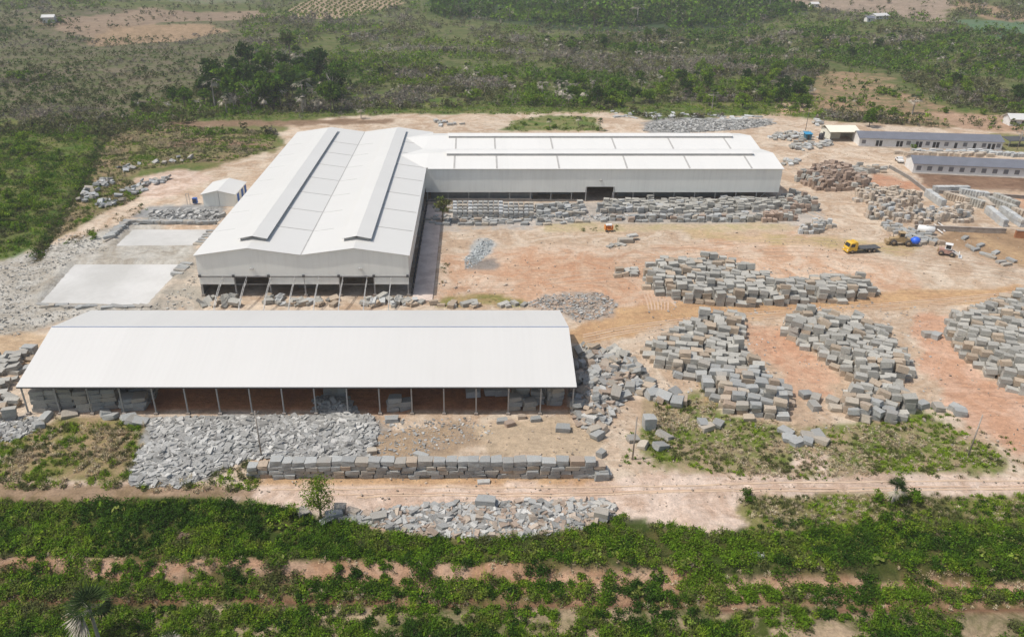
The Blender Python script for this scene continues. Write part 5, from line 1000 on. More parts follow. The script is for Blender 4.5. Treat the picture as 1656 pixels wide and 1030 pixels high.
# ------------------------------------------------------------ vegetation
def unit(a): return a / (np.linalg.norm(a, axis=-1, keepdims=True) + 1e-9)
def leaves(C, R, n, ls, colr, rg, aspect=.6, out=.55, shell=.5, up=True, cvar=.28):
    """n leaf-sized faces spread through each ellipsoid (centre C, radii R); returns verts, colours"""
    C = np.asarray(C, float); R = np.asarray(R, float); k = len(C)
    d = unit(rg.normal(size=(k, n, 3)));
    if up: d[..., 2] = np.where(d[..., 2] < -.25, -d[..., 2], d[..., 2])
    rad = shell + (1 - shell) * rg.random((k, n, 1)); pos = C[:, None] + d * R[:, None] * rad * (1 + .18 * rg.normal(size=(k, n, 1)))
    nr = unit(d * out + rg.normal(size=(k, n, 3)) * .5 + np.array([0, 0, .25])); u = unit(np.cross(nr, rg.normal(size=(k, n, 3)))); v = np.cross(nr, u)
    s = np.asarray(ls, float).reshape(-1, 1, 1) * (.6 + .8 * rg.random((k, n, 1))); a = u * s; b = v * s * aspect
    q = np.stack([pos - a, pos - b * .9 + a * .1, pos + a, pos + b * .9 - a * .1], 2).reshape(-1, 3)
    c = np.asarray(colr, float)[:, None] * (1 + cvar * rg.normal(size=(k, n, 1))) * (1 + .06 * rg.normal(size=(k, n, 3))); return q, np.clip(c, .006, .8).reshape(-1, 3)
def blades(C, L, n, wd, colr, rg, lean=.5):
    """tufts: n arching two-segment blades from each base point"""
    C = np.asarray(C, float); k = len(C); th = rg.uniform(0, 2 * pi, (k, n)); el = rg.uniform(.15, 1, (k, n)) * lean; L = np.asarray(L).reshape(-1, 1) * (.6 + .7 * rg.random((k, n)))
    dx = np.stack([np.cos(th), np.sin(th), np.zeros_like(th)], -1); sd = np.stack([-np.sin(th), np.cos(th), np.zeros_like(th)], -1) * np.asarray(wd).reshape(-1, 1, 1)
    p0 = C[:, None] + dx * 0.05; p1 = p0 + dx * (L * np.sin(el * 1.2) * .55)[..., None] + np.array([0, 0, 1]) * (L * np.cos(el * 1.2) * .6)[..., None]; p2 = p1 + dx * (L * np.sin(el * 2.2) * .6)[..., None] + np.array([0, 0, 1]) * (L * np.cos(el * 2.4) * .45)[..., None]
    q = np.stack([p0 - sd * .6, p0 + sd * .6, p1 + sd, p1 - sd, p1 - sd, p1 + sd, p2 + sd * .15, p2 - sd * .15], 2).reshape(-1, 3)
    c = np.repeat(np.asarray(colr, float)[:, None] * (1 + .2 * rg.normal(size=(k, n, 1))), 2, 1); return q, np.clip(c, .006, .8).reshape(-1, 3)
def join(parts): return np.concatenate([p[0] for p in parts]), np.concatenate([p[1] for p in parts])
GREEN = np.array([(.074, .146, .012), (.118, .205, .014), (.180, .262, .022), (.038, .084, .010)]); LIME = np.array([(.20, .26, .045), (.23, .27, .06)]); OLIVE = np.array([(.110, .125, .042), (.145, .145, .062)]); DRYC = np.array([(.46, .38, .25), (.54, .46, .32), (.36, .30, .20)]); GREY = np.array([(.26, .235, .185), (.34, .31, .25)])
# foreground ground cover -----------------------------------
def cover(polys, dens, hgt, rad, n, ls, pal, name, label, seed, excl=None, extra=None, thr=0.0, nscale=6.0, blade=0):
    rg = np.random.default_rng(seed); Cs = []
    for px in polys:
        w_ = W(px); xs = [p[0] for p in w_]; ys = [p[1] for p in w_]; N_ = int((max(xs) - min(xs)) * (max(ys) - min(ys)) * dens); X = rg.uniform(min(xs), max(xs), N_); Y = rg.uniform(min(ys), max(ys), N_)
        m = pip(w_, X, Y); X, Y = X[m], Y[m]; m = fbm(X / nscale, Y / nscale, seed, 3) + .12 * rg.normal(size=len(X)) > thr
        if excl: m &= ~excl(X, Y, rg)
        X, Y = X[m], Y[m]; Cs.append(np.stack([X, Y], 1))
    C = np.concatenate(Cs); k = len(C); z = hz(C[:, 0], C[:, 1]); big = .55 + .9 * fbm(C[:, 0] / 3.0, C[:, 1] / 3.0, seed + 5, 2); s = rg.uniform(.7, 1.3, k) * big
    R = np.stack([rad * s, rad * s, hgt * s], 1); pal = np.asarray(pal); f = fbm(C[:, 0] / 5, C[:, 1] / 5, seed + 9, 3); idx = np.clip(((f - .3) / .4 * len(pal) + rg.normal(size=k) * .6).astype(int), 0, len(pal) - 1)
    cc = pal[idx]; parts = [leaves(np.stack([C[:, 0], C[:, 1], z + hgt * s * .25], 1), R, n, np.full(k, ls), cc, rg, cvar=.3)]
    if blade:
        sel = rg.random(k) < blade; parts.append(blades(np.stack([C[sel, 0], C[sel, 1], z[sel]], 1), hgt * 1.8 * s[sel], 16, np.full(sel.sum(), .03), cc[sel] * 1.3, rg))
    if extra: parts += extra(C, z, rg)
    v, c = join(parts); o = link(name, np_mesh(name, v, 4, c, M['leaf'])); tag(o, label, 'undergrowth', kind='stuff'); return len(c)
def bare(X, Y, rg):
    px, py = proj(X, Y); n_ = (fbm(X / 5, Y / 5, 71, 3) - .5) * 26; slope = (px - 766) * .018
    a = (np.abs(py - 921 - slope + n_ * .4) < 11) & (rg.random(len(X)) < .95 - .2 * (px < 400)) & (fbm(X / 2.2, Y / 2.2, 79, 2) < .62); b = (np.abs(py - 968 - slope * .3 + n_ * .12) < 7) & (rg.random(len(X)) < .92)
    c = (py > 975) & (px > 900) & (fbm(X / 3.5, Y / 3.5, 73, 3) > .58); d = (np.abs(py - 990 - slope * .3) < 4) & (rg.random(len(X)) < .7) & (px > 500); e = pip([(1000, 842), (1035, 838), (1062, 860), (1100, 905), (1090, 905), (1040, 865)], px, py)
    return a | b | c | d | e
FG = [[(-260, 812), (200, 812), (370, 812), (480, 828), (560, 848), (680, 872), (800, 872), (940, 858), (1010, 834), (1060, 846), (1150, 862), (1230, 864), (1400, 850), (1500, 852), (1656, 840), (1900, 850), (1900, 1180), (-260, 1180)]]
FGB = [[(-200, 1180), (1850, 1180), (1850, 1480), (-200, 1480)]]
print('cover', cover(FG, 2.1, .58, .78, 88, .135, np.concatenate([GREEN[[3, 0, 0, 1, 3, 1, 2]], LIME[:1] * .7, OLIVE[:1], GREEN[[1]]]), 'undergrowth', 'dense dark green leafy undergrowth covering the foreground rows', 101, bare, thr=.27, nscale=3.2, blade=.3))
cover(FGB, 1.3, .6, .85, 40, .2, GREEN[[3, 0, 0, 1]], 'undergrowth', 'leafy undergrowth below the lowest foreground row', 115, thr=.36, nscale=4)
print('cover2', cover(FG, .35, .72, .5, 46, .13, LIME * .75, 'undergrowth', 'lighter lime green shoots dotted through the foreground bushes', 102, bare, thr=.42, nscale=3.5))
cover(FG, .10, .7, .6, 16, .30, np.concatenate([LIME, GREEN[1:3]]), 'broad_plants', 'broad-leaved lime green plants standing out of the foreground bushes', 116, bare, thr=.45, nscale=5)
cover([[(1000, 745), (1020, 690), (1110, 640), (1300, 695), (1500, 655), (1620, 700), (1680, 765), (1500, 780), (1100, 775)]], .5, .2, .5, 16, .12, np.concatenate([GREEN[1:2], LIME[:1] * .7, OLIVE, DRYC[:1]]), 'grass_fringe', 'thin grass thinning out round the ragged patch below the piles', 117, thr=.46, nscale=3, blade=1)
print('dry', cover([[(-200, 895), (1900, 925), (1900, 985), (-200, 960)], [(1210, 800), (1470, 800), (1480, 850), (1230, 862)], [(1480, 806), (1900, 806), (1900, 900), (1500, 880)]], .9, .22, .5, 18, .10, DRYC, 'dry_grass', 'dry straw grass on the soil banks of the foreground', 103, thr=.44, blade=.8))
cover([[(1190, 804), (1480, 800), (1900, 802), (1900, 862), (1440, 868), (1215, 868)]], 1.9, .28, .55, 26, .11, np.concatenate([OLIVE, GREEN[1:3]]), 'low_weeds', 'thin olive weeds in the grassy corner below the track', 104, thr=.36, nscale=3, blade=.9)
cover([[(1400, 805), (1900, 805), (1900, 850), (1450, 850)], [(1200, 845), (1460, 830), (1460, 860), (1220, 868)]], .6, .5, .7, 70, .13, GREEN, 'low_bushes', 'dark low bushes dotted in the grassy corner below the track', 111, thr=.50, nscale=4)
cover([[(1195, 806), (1460, 802), (1460, 842), (1225, 858)]], 2.0, .25, .5, 8, .1, DRYC, 'pale_grass', 'pale feathery grass in the grassy corner below the track', 112, thr=.40, nscale=3, blade=1)
cover([[(-260, 800), (-260, 700), (20, 715), (80, 688), (232, 686), (225, 740), (205, 790), (100, 792)], [(215, 785), (330, 772), (400, 745), (420, 784), (400, 796), (230, 800)]], 1.1, .40, .7, 44, .14, np.concatenate([LIME[:1] * .8, GREEN[1:3], OLIVE, DRYC[:1]]), 'roadside_weeds', 'yellow-green weeds between left rubble and the track', 105, thr=.26, nscale=3.5, blade=.8)
cover([[(-260, 690), (100, 676), (235, 690), (235, 740), (-260, 770)], [(400, 740), (430, 726), (440, 745), (410, 770)]], .8, .35, .6, 12, .12, DRYC, 'dry_weeds', 'straw-coloured weeds among the greens at lower left', 106, thr=.45, blade=1)
cover([[(1040, 730), (1060, 655), (1130, 650), (1165, 672), (1290, 700), (1380, 690), (1490, 672), (1590, 712), (1630, 752), (1500, 768), (1250, 772), (1100, 762)], [(1120, 602), (1150, 608), (1168, 660), (1150, 664)]], 1.5, .26, .55, 30, .12, np.concatenate([GREEN[2:3] * 1.1, LIME[:1] * .8, OLIVE, DRYC[:2]]), 'grass_patch', 'ragged green and straw grass below the long block piles', 107, thr=.36, nscale=4, blade=.8)
cover([[(1040, 730), (1060, 655), (1290, 700), (1490, 672), (1630, 752), (1250, 772)]], 1.1, .22, .5, 10, .12, DRYC, 'straw_grass', 'straw coloured grass mixed in the ragged patch below the piles', 110, thr=.46, nscale=4, blade=1)
cover([[(700, 480), (715, 420), (728, 430), (730, 478), (845, 478), (846, 492), (712, 494)], [(1530, 372), (1550, 372), (1550, 378), (1530, 378)], [(930, 368), (1000, 365), (1010, 371), (940, 376)]], .5, .2, .5, 20, .12, OLIVE, 'yard_weeds', 'sparse olive weeds beside the ledge and behind the shed', 108, thr=.42, blade=.5)
LFT = [[(-320, 205), (150, 215), (150, 262), (118, 320), (60, 395), (15, 418), (-320, 440)]]
cover(LFT, .16, 1.3, 1.6, 56, .26, np.concatenate([GREEN, OLIVE[:1]]), 'wild_scrub', 'green scrub thicket left of the dark ditch', 120, thr=.40, nscale=12)
cover(LFT, .9, .4, .8, 12, .16, np.concatenate([GREEN[1:3], OLIVE, LIME[:1] * .7]), 'wild_grass', 'low grass and weeds left of the dark ditch', 121, thr=.36, nscale=14, blade=.4)
cover([[(60, 408), (100, 350), (135, 300), (150, 262), (170, 225), (235, 196), (300, 204), (450, 214), (445, 240), (380, 260), (300, 264), (225, 276), (205, 290), (235, 304), (222, 322), (170, 345), (110, 374)], [(100, 395), (180, 350), (230, 330), (240, 340), (180, 365), (120, 395)]], 1.6, .35, .7, 14, .15, np.concatenate([GREEN[1:3], OLIVE, OLIVE * .8, DRYC[:1] * .8]), 'field_weeds', 'patchy weeds between the dark ditch and the hall', 122, thr=.38, nscale=7, blade=.5)
cover([[(40, 420), (88, 352), (122, 302), (140, 262), (155, 222), (200, 192), (215, 198), (172, 232), (160, 268), (145, 310), (108, 356), (62, 424)]], .5, .8, 1.0, 40, .2, np.concatenate([GREEN[[3, 0]], OLIVE * .8]), 'ditch_bushes', 'dark ragged bushes lining the narrow ditch', 124, thr=.3, nscale=4)
cover([[(240, 196), (330, 176), (560, 168), (850, 165), (1320, 172), (1340, 190), (1000, 186), (850, 186), (640, 183), (450, 194)], [(812, 213), (830, 196), (880, 187), (960, 191), (980, 213)]], .22, .5, 1.1, 12, .26, np.concatenate([GREEN[1:3], LIME[:1] * .7, OLIVE[:1]]), 'meadow_grass', 'bright grass strip behind the factory', 123, thr=.38, nscale=14)
# -- far scrub, thinner with distance
SC = [  # polygon, density, palette, size range, dry share
 ([(-700, -130), (2500, -130), (2500, 225), (-700, 225)], .55, np.concatenate([GREEN[1:2], OLIVE, OLIVE * .8, GREY[:1] * .8]), (1.5, 3.2)),
 ([(-700, 20), (380, 20), (470, 60), (420, 110), (260, 160), (200, 195), (-700, 215)], .50, np.concatenate([OLIVE * .75, GREEN[3:], GREEN[:1] * .7, OLIVE * .65, GREY[:1] * .7]), (1.0, 2.5)),
 ([(30, 30), (420, -20), (420, 30), (300, 60), (60, 60)], .10, OLIVE * .7, (1.5, 3)),
 ([(140, 62), (180, 46), (340, 42), (370, 50), (240, 62), (170, 66)], 0, OLIVE, (1, 1)),
 ([(430, 26), (500, 0), (560, -25), (690, -25), (640, 16), (560, 26)], .0, OLIVE, (1, 1)),
 ([(700, -130), (1290, -130), (1300, 20), (1180, 46), (900, 42), (700, 26)], 1.0, GREEN[[0, 3, 0, 1]] * .9, (3.5, 6)),
 ([(1265, 14), (1290, -30), (1500, -30), (1540, 14), (1530, 32), (1400, 22)], .05, OLIVE, (2, 3)),
 ([(1545, 34), (2500, 40), (2500, 74), (1600, 62)], .15, GREEN, (1, 2)),
 ([(380, 40), (470, 20), (700, 60), (880, 110), (860, 150), (560, 150), (420, 110)], .85, np.concatenate([GREEN[:3], OLIVE, GREY[:1] * .8]), (1.8, 3.6)),
 ([(850, 60), (1300, 50), (2500, 60), (2500, 150), (1300, 120), (900, 140)], .8, np.concatenate([GREEN[[0, 1, 3]], OLIVE, GREY[:1] * .9]), (1.8, 3.6)),
 ([(560, 60), (850, 60), (860, 150), (600, 150)], .7, np.concatenate([GREEN[1:3], LIME[:1] * .6, OLIVE, GREY * .8]), (1.8, 3.8)),
 ([(1300, 150), (1340, 108), (1430, 112), (1540, 175), (1700, 195), (1900, 230), (1900, 262), (1330, 180)], .12, np.concatenate([GREEN, OLIVE]), (1.4, 3.0)),
 ([(240, 196), (560, 180), (850, 172), (1000, 180), (1000, 186), (640, 184), (450, 196)], .30, GREEN[1:3], (.6, 1.3)),
 ([(1000, 170), (1320, 165), (1340, 192), (1000, 186)], .35, GREEN[1:3], (.8, 1.8)),
]
def scrub():
    rg = np.random.default_rng(55); N_ = 150000; px = rg.uniform(-650, 2350, N_); py = -120 + 340 * rg.random(N_) ** .9; X = np.zeros(N_); Y = np.zeros(N_)
    a = (px - CX) / F; b = (CY - py) / F; dz = -sp_ + b * cp; t = -H / dz; X, Y = a * t, (cp + b * sp_) * t
    for _ in range(3):
        z = hz(X, Y); t = (z - H) / dz; t = np.clip(t, 0, 2400); X, Y = X * .4 + .6 * a * t, Y * .4 + .6 * (cp + b * sp_) * t
    z = hz(X, Y); dens = np.zeros(N_); zi = np.full(N_, -1)
    for i, (poly, dn, pal, sz) in enumerate(SC): m = pip(poly, px, py); dens[m] = dn; zi[m] = i
    cl = fbm(X / 22, Y / 22, 61, 3); keep = (rg.random(N_) < dens * np.where(zi == 1, .6 + .9 * sst(.4, .6, cl), sst(.22, .55, cl) * 1.3)) & (zi >= 0) & (py < 226)
    yard = pip(ZONES[14][0], px, py) & (py > 183); keep &= ~yard
    X, Y, z, zi, px, py = X[keep], Y[keep], z[keep], zi[keep], px[keep], py[keep]; k = len(X); dist = np.hypot(X, Y)
    S = np.zeros(k); Cc = np.zeros((k, 3)); f = fbm(X / 35, Y / 35, 67, 3)
    for i, (poly, dn, pal, sz) in enumerate(SC):
        m = zi == i; S[m] = rg.uniform(sz[0], sz[1], m.sum()) * (1 + .35 * rg.normal(size=m.sum()).clip(-1, 2)); idx = np.clip(((f[m] - .32) / .36 * len(pal) + rg.normal(size=m.sum()) * .9).astype(int), 0, len(pal) - 1); Cc[m] = pal[idx]
    S *= np.clip(dist / 520, 1, 1.9) * .85
    R = np.stack([S * .55, S * .55, S * .6 * rg.uniform(.8, 1.35, k)], 1); C = np.stack([X, Y, z + R[:, 2] * .5], 1)
    near = dist < 520; parts = [leaves(C[near], R[near], 24, S[near] * .17, Cc[near], rg), leaves(C[~near], R[~near], 17, S[~near] * .15, Cc[~near] * 1.1, rg, aspect=.9)]
    # dead and dry palm-like tufts standing among the bushes
    sel = (rg.random(k) < .13) & (zi != 1); parts.append(blades(C[sel], S[sel] * .8, 12, S[sel] * .03, GREY[rg.integers(0, 2, sel.sum())], rg, 1.1))
    sel = (rg.random(k) < .12) & (zi != 1); parts.append(blades(C[sel], S[sel] * .9, 12, S[sel] * .03, OLIVE[rg.integers(0, 2, sel.sum())], rg, 1.1))
    v, c = join(parts); o = link('scrubland', np_mesh('scrubland', v, 4, c, M['leaf'])); tag(o, 'mixed green and dry scrub covering the plain behind the factory', 'scrub', kind='stuff'); print('scrub', k, len(c))
scrub()
# plantation rows on the far rise + left field bushes
def rows():
    rg = np.random.default_rng(8); pts = []
    for i in range(11):
        for j in range(26):
            px = 436 + j * 10.5 + i * 4; py = 24 - i * 2.6 + (j * .12)
            if py < -20 or not pip([(436, 26), (500, 0), (560, -25), (690, -25), (640, 18), (560, 27)], np.array([px]), np.array([py]))[0]: continue
            pts.append(P(px + rg.normal() * .8, py))
    C = np.array(pts); k = len(C); R = np.full((k, 3), 2.1) * rg.uniform(.7, 1.2, (k, 1)); v, c = join([leaves(C + np.array([0, 0, 1.5]), R, 30, np.full(k, .6), GREEN[rg.integers(0, 4, k)] * .9, rg)])
    for i in range(k):
        pass
    return C, R
PR = rows()
def proto_crown(seed, h, wdt, lobes, n, ls, pal, flat=.75, trunk_h=.4, name='tree', thin=0):
    rg = np.random.default_rng(seed); L = []; 
    for i in range(lobes):
        a = rg.uniform(0, 2 * pi); rr = wdt * .5 * math.sqrt(rg.random()) * .85; zz = h * (trunk_h + (1 - trunk_h) * rg.uniform(.15, .86) * (1 - .35 * (rr / (wdt * .5)) ** 2)); L.append((rr * cos(a), rr * sin(a), zz))
    L = np.array(L); R = np.stack([rg.uniform(.16, .30, lobes) * wdt] * 2 + [rg.uniform(.13, .24, lobes) * wdt * flat], 1); cc = np.asarray(pal)[rg.integers(0, len(pal), lobes)] * rg.uniform(.8, 1.25, (lobes, 1))
    v, c = leaves(L, R, n, np.full(lobes, ls), cc, rg, up=False, shell=.35); cm = np_mesh('crown', v, 4, c, M['leaf'])
    m = MB(); m.cyl((0, 0, -.4), (0, 0, h * trunk_h), h * .022 + .05, h * .016 + .03, 7)
    for i in range(min(lobes, 7)): m.cyl((0, 0, h * trunk_h * .85), tuple(L[i]), h * .011 + .03, .03, 5)
    return cm, m.mesh('trunk', M['bark'])
def proto_palm(seed, h, cr, n, dead, lw=.035):
    rg = np.random.default_rng(seed); parts = []
    for i in range(n):
        a = rg.uniform(0, 2 * pi); isd = i < dead; el = rg.uniform(-.6, .5) if isd else rg.uniform(-.2, 1.35); d = np.array([cos(a) * cos(el), sin(a) * cos(el), sin(el)]); base = np.array([0, 0, h]); hub = base + d * cr * (.45 if lw > .03 else .34); sd = np.cross(d, [0, 0, 1.0]); sd /= np.linalg.norm(sd) + 1e-6; up_ = np.cross(sd, d)
        cl = (np.array([.55, .50, .42]) if isd else np.array([(.035, .065, .02), (.065, .105, .03), (.028, .05, .016)])[rg.integers(0, 3)]) * rg.uniform(.8, 1.2); q = [[base - sd * .03, base + sd * .03, hub + sd * .03, hub - sd * .03]]
        for j in range(11):
            t = (j - 5) / 5 * (.85 if isd else 1.15); dd = d * cos(t) + sd * sin(t) + np.array([0, 0, -.12 - .45 * isd * rg.uniform(.4, 1.2)]); tip = hub + dd * cr * .66 * rg.uniform(.7, 1.15); ww = np.cross(dd, up_); ww /= np.linalg.norm(ww) + 1e-6; mid = hub + dd * cr * .33
            q.append([hub, mid + ww * cr * lw, tip, mid - ww * cr * lw])
        parts.append((np.array(q).reshape(-1, 3), np.repeat(cl[None], len(q), 0)))
    v, c = join(parts); cm = np_mesh('crown', v, 4, c, M['leaf']); m = MB(); b = .0
    m.lathe((0, 0, -.3), (0, 0, 1), [(0, .24 + h * .012), (h * .3, .17 + h * .008), (h * .9, .14 + h * .006), (h + .3, .22)], 8); return cm, m.mesh('trunk', M['pale_bark'])
def proto_bare(seed, h):
    rg = np.random.default_rng(seed); m = MB(); m.cyl((0, 0, -.3), (.1, 0, h * .6), h * .02 + .05, h * .013 + .03, 7)
    for i in range(14):
        z = h * rg.uniform(.35, .6); a = rg.uniform(0, 2 * pi); p = Vector((cos(a) * h * rg.uniform(.12, .3), sin(a) * h * rg.uniform(.12, .3), z + h * rg.uniform(.15, .4))); m.cyl((.05, 0, z), p, h * .008 + .02, .02, 5)
        for _ in range(2): q = p + Vector((rg.normal() * h * .07, rg.normal() * h * .07, h * rg.uniform(.02, .1))); m.cyl(p, q, .03, .015, 4)
    return None, m.mesh('trunk', M['pale_bark'])
TR = {'dark': [proto_crown(i, 10, 7.0, 24, 40, .42, (GREEN[[3, 3, 0]] * .85 if i % 2 else GREEN[[0, 1, 0]]), trunk_h=(.22, .34)[i // 2]) for i in range(4)],
      'bright': [proto_crown(20 + i, 8, 7.5, 22, 40, .40, GREEN[[1, 2, 1, 2]] * 1.05, trunk_h=.16) for i in range(4)],
      'shrub': [proto_crown(40 + i, 3.2, 4.4, 12, 40, .26, GREEN[[0, 1, 2]], trunk_h=.06) for i in range(3)],
      'tall': [proto_crown(60 + i, 15, 8, 18, 40, .5, np.concatenate([GREEN[[0, 1]], OLIVE[:1]]), trunk_h=.55) for i in range(2)],
      'palm': [proto_palm(70 + i, 6.5, 2.6, 24, 8) for i in range(3)], 'drypalm': [proto_palm(80 + i, 5, 2.6, 20, 15) for i in range(2)], 'bare': [proto_bare(90 + i, 9) for i in range(2)]}
NM = {'dark': ('broadleaf_tree', 'tree'), 'bright': ('broadleaf_tree', 'tree'), 'shrub': ('shrub', 'shrub'), 'tall': ('tall_tree', 'tree'), 'palm': ('fan_palm', 'palm'), 'drypalm': ('fan_palm', 'palm'), 'bare': ('bare_tree', 'tree')}
TRG = random.Random(17)
def plant(kind, px, py, s, label, group=None, proto=None):
    x, y, z = P(px, py); cm, tm = TR[kind][TRG.randrange(len(TR[kind])) if proto is None else proto]; t = empty(NM[kind][0], (x, y, z - .1), TRG.uniform(0, 6.28), label=label, category=NM[kind][1], group=group); t.scale = (s * TRG.uniform(.85, 1.15),) * 2 + (s * TRG.uniform(.85, 1.15),)
    link('trunk', tm, t)
    if cm: link('crown', cm, t)
def belt(poly, n, kinds, smin, smax, desc, group, seed):
    """kinds: ((kind, share), ...); desc: dict kind -> label"""
    r = random.Random(seed); xs = [p[0] for p in poly]; ys = [p[1] for p in poly]; k = 0
    while k < n:
        px, py = r.uniform(min(xs), max(xs)), r.uniform(min(ys), max(ys))
        if not pip(poly, np.array([px]), np.array([py]))[0]: continue
        k += 1; m = r.random(); kd = next((a for a, b in _cum(kinds) if m <= b), kinds[0][0]); plant(kd, px, py, r.uniform(smin, smax), desc[kd], group)
belt([(262, 182), (330, 182), (345, 150), (300, 152), (262, 165)], 12, (('dark', .45), ('palm', .3), ('drypalm', .25)), .6, .95, {'dark': 'dark bushy tree at the left tip of the thicket behind the hall', 'palm': 'green fan palm at the left tip of the thicket behind the hall', 'drypalm': 'dry grey fan palm at the left tip of the thicket behind the hall'}, 'thicket behind the twin-gabled hall', 1)
belt([(330, 182), (545, 182), (550, 140), (500, 118), (370, 120), (335, 145)], 62, (('dark', .64), ('palm', .14), ('drypalm', .14), ('bare', .08)), 1.1, 1.8, {'dark': 'tall dark tree packed in the dense thicket beyond the hall roof', 'palm': 'green fan palm inside the dense thicket beyond the hall roof', 'drypalm': 'dry grey fan palm on the near edge of the dense thicket', 'bare': 'pale leafless tree among the dense thicket beyond the hall'}, 'thicket behind the twin-gabled hall', 2)
belt([(540, 160), (850, 165), (860, 130), (700, 110), (550, 125)], 46, (('bright', .4), ('shrub', .3), ('palm', .15), ('drypalm', .1), ('dark', .05)), .45, .8, {'bright': 'small rounded green tree on the scrub slope behind the hall', 'shrub': 'low green shrub on the scrub slope behind the hall', 'palm': 'green fan palm on the scrub slope behind the hall', 'drypalm': 'dry grey fan palm on the scrub slope behind the hall', 'dark': 'dark tree on the scrub slope behind the hall'}, 'trees on the scrub slope', 3)
belt([(850, 170), (960, 172), (1310, 178), (1310, 135), (1200, 110), (1020, 130), (860, 140)], 80, (('bright', .64), ('dark', .2), ('palm', .08), ('drypalm', .08)), .7, 1.1, {'bright': 'bright green tree in the broad belt behind the factory wing', 'dark': 'dark tree in the broad belt behind the factory wing', 'palm': 'green fan palm in the broad belt behind the factory wing', 'drypalm': 'dry grey fan palm in the broad belt behind the factory wing'}, 'tree belt behind the factory wing', 4)
belt([(335, 184), (540, 184), (540, 176), (335, 176)], 12, (('drypalm', .5), ('palm', .3), ('bare', .2)), .8, 1.3, {'drypalm': 'dry grey palm standing in the front row of the dense thicket', 'palm': 'green palm standing in the front row of the dense thicket', 'bare': 'leafless tree standing in the front row of the dense thicket'}, 'thicket behind the twin-gabled hall', 21)
belt([(860, 168), (930, 172), (940, 150), (870, 150)], 7, (('drypalm', 1),), .9, 1.2, {'drypalm': 'large dry fan palm at the left end of the broad tree belt'}, 'tree belt behind the factory wing', 5)
belt([(1430, 100), (1656, 110), (1900, 130), (1900, 170), (1640, 175), (1520, 150)], 40, (('bright', .5), ('dark', .3), ('palm', .2)), .55, .95, {'bright': 'rounded green tree right of the bare red hillside', 'dark': 'dark tree right of the bare red hillside', 'palm': 'fan palm right of the bare red hillside'}, 'trees right of the bare hillside', 6)
belt([(1320, 60), (1656, 60), (1700, 105), (1400, 110), (1310, 100)], 46, (('bright', .3), ('dark', .4), ('palm', .3)), .6, .95, {'bright': 'distant green tree on the slope below the farmhouse', 'dark': 'distant dark tree on the slope below the farmhouse', 'palm': 'distant fan palm on the slope below the farmhouse'}, 'trees below the farmhouse', 7)
belt([(880, 60), (1300, 60), (1300, 100), (880, 95)], 40, (('palm', .4), ('dark', .4), ('drypalm', .2)), .6, 1.0, {'palm': 'distant fan palm on the scrub plain before the far wood', 'dark': 'distant dark tree on the scrub plain before the far wood', 'drypalm': 'distant dry palm on the scrub plain before the far wood'}, 'trees before the far wood', 8)
belt([(-100, 215), (60, 225), (120, 250), (105, 300), (60, 360), (0, 410), (-100, 420)], 42, (('shrub', .75), ('bright', .25)), .5, 1.1, {'shrub': 'green shrub in the wild ground left of the dark ditch', 'bright': 'small tree in the wild ground left of the dark ditch'}, 'shrubs left of the ditch', 9)
belt([(200, 200), (240, 190), (235, 160), (190, 165)], 5, (('dark', .6), ('palm', .4)), .45, .7, {'dark': 'small dark tree where the ditch meets the thicket', 'palm': 'small palm where the ditch meets the thicket'}, 'trees at the ditch head', 10)
belt([(820, 211), (840, 200), (960, 200), (970, 212)], 12, (('shrub', .7), ('palm', .3)), .35, .7, {'shrub': 'small shrub on the green mound behind the wing roof', 'palm': 'small palm on the green mound behind the wing roof'}, 'plants on the green mound', 11)
belt([(1250, 150), (1340, 160), (1460, 175), (1660, 190), (1640, 205), (1400, 190), (1240, 180)], 18, (('shrub', .8), ('palm', .2)), .5, 1.2, {'shrub': 'rounded shrub on the bare slope behind the barracks', 'palm': 'small palm on the bare slope behind the barracks'}, 'plants behind the barracks', 12)
for i, (px, py, s) in enumerate(((22, 128, 1.6), (38, 130, 1.8), (70, 130, 1.2), (1620, 172, 1.6), (1600, 168, 1.4), (1640, 178, 1.5), (1655, 172, 1.4), (1440, 155, 1.4), (1425, 152, 1.2), (1448, 158, .9))):
    plant('shrub', px, py, s, ('left', 'middle', 'right')[i] + ' one of three big round bushes alone in the dry left field' if i < 3 else 'big dark bush at the edge of the bare slope, ' + ('far right' if i < 7 else 'centre'), 'big round bushes')
plant('dark', 1405, 206, .85, 'wide dark tree rising behind the cream garage roof', proto=0)
plant('tall', 470, 100, 1.15, 'tall slender pale-trunked tree standing above the dense thicket', proto=0); plant('bare', 463, 102, 1.3, 'tall leafless pale tree above the dense thicket')
plant('bare', 445, 118, .9, 'smaller leafless tree left of the tall one above the thicket'); plant('tall', 960, 55, 1.3, 'tall dark tree rising alone before the far wood', proto=1); plant('palm', 1243, 20, 2.6, 'very tall bare-stemmed palm against the far wood'); plant('palm', 1030, 38, 2.4, 'tall slim palm at the left in the far wood'); plant('tall', 835, 12, .9, 'lone tree at the top edge left of the far wood')
plant('drypalm', 584, 192, .8, 'lone dry grey palm on grass behind the second gable'); plant('drypalm', 1402, 188, .4, 'tiny dry palm left of the wide dark tree')
plant('shrub', 1478, 240, .6, 'small shrub in front of the back barrack, left one'); plant('bright', 1542, 238, .38, 'young round tree in front of the back barrack, right one')
plant('shrub', 150, 386, .7, 'brownish bush left of the upper slurry pond'); plant('shrub', 100, 36, 1.6, 'dark bush right of the tiny far white house'); plant('shrub', 84, 42, 1.4, 'dark bush directly below the tiny far white house'); plant('bare', 1648, 236, .8, 'leafless brown tree beside the dark canopy shelter')
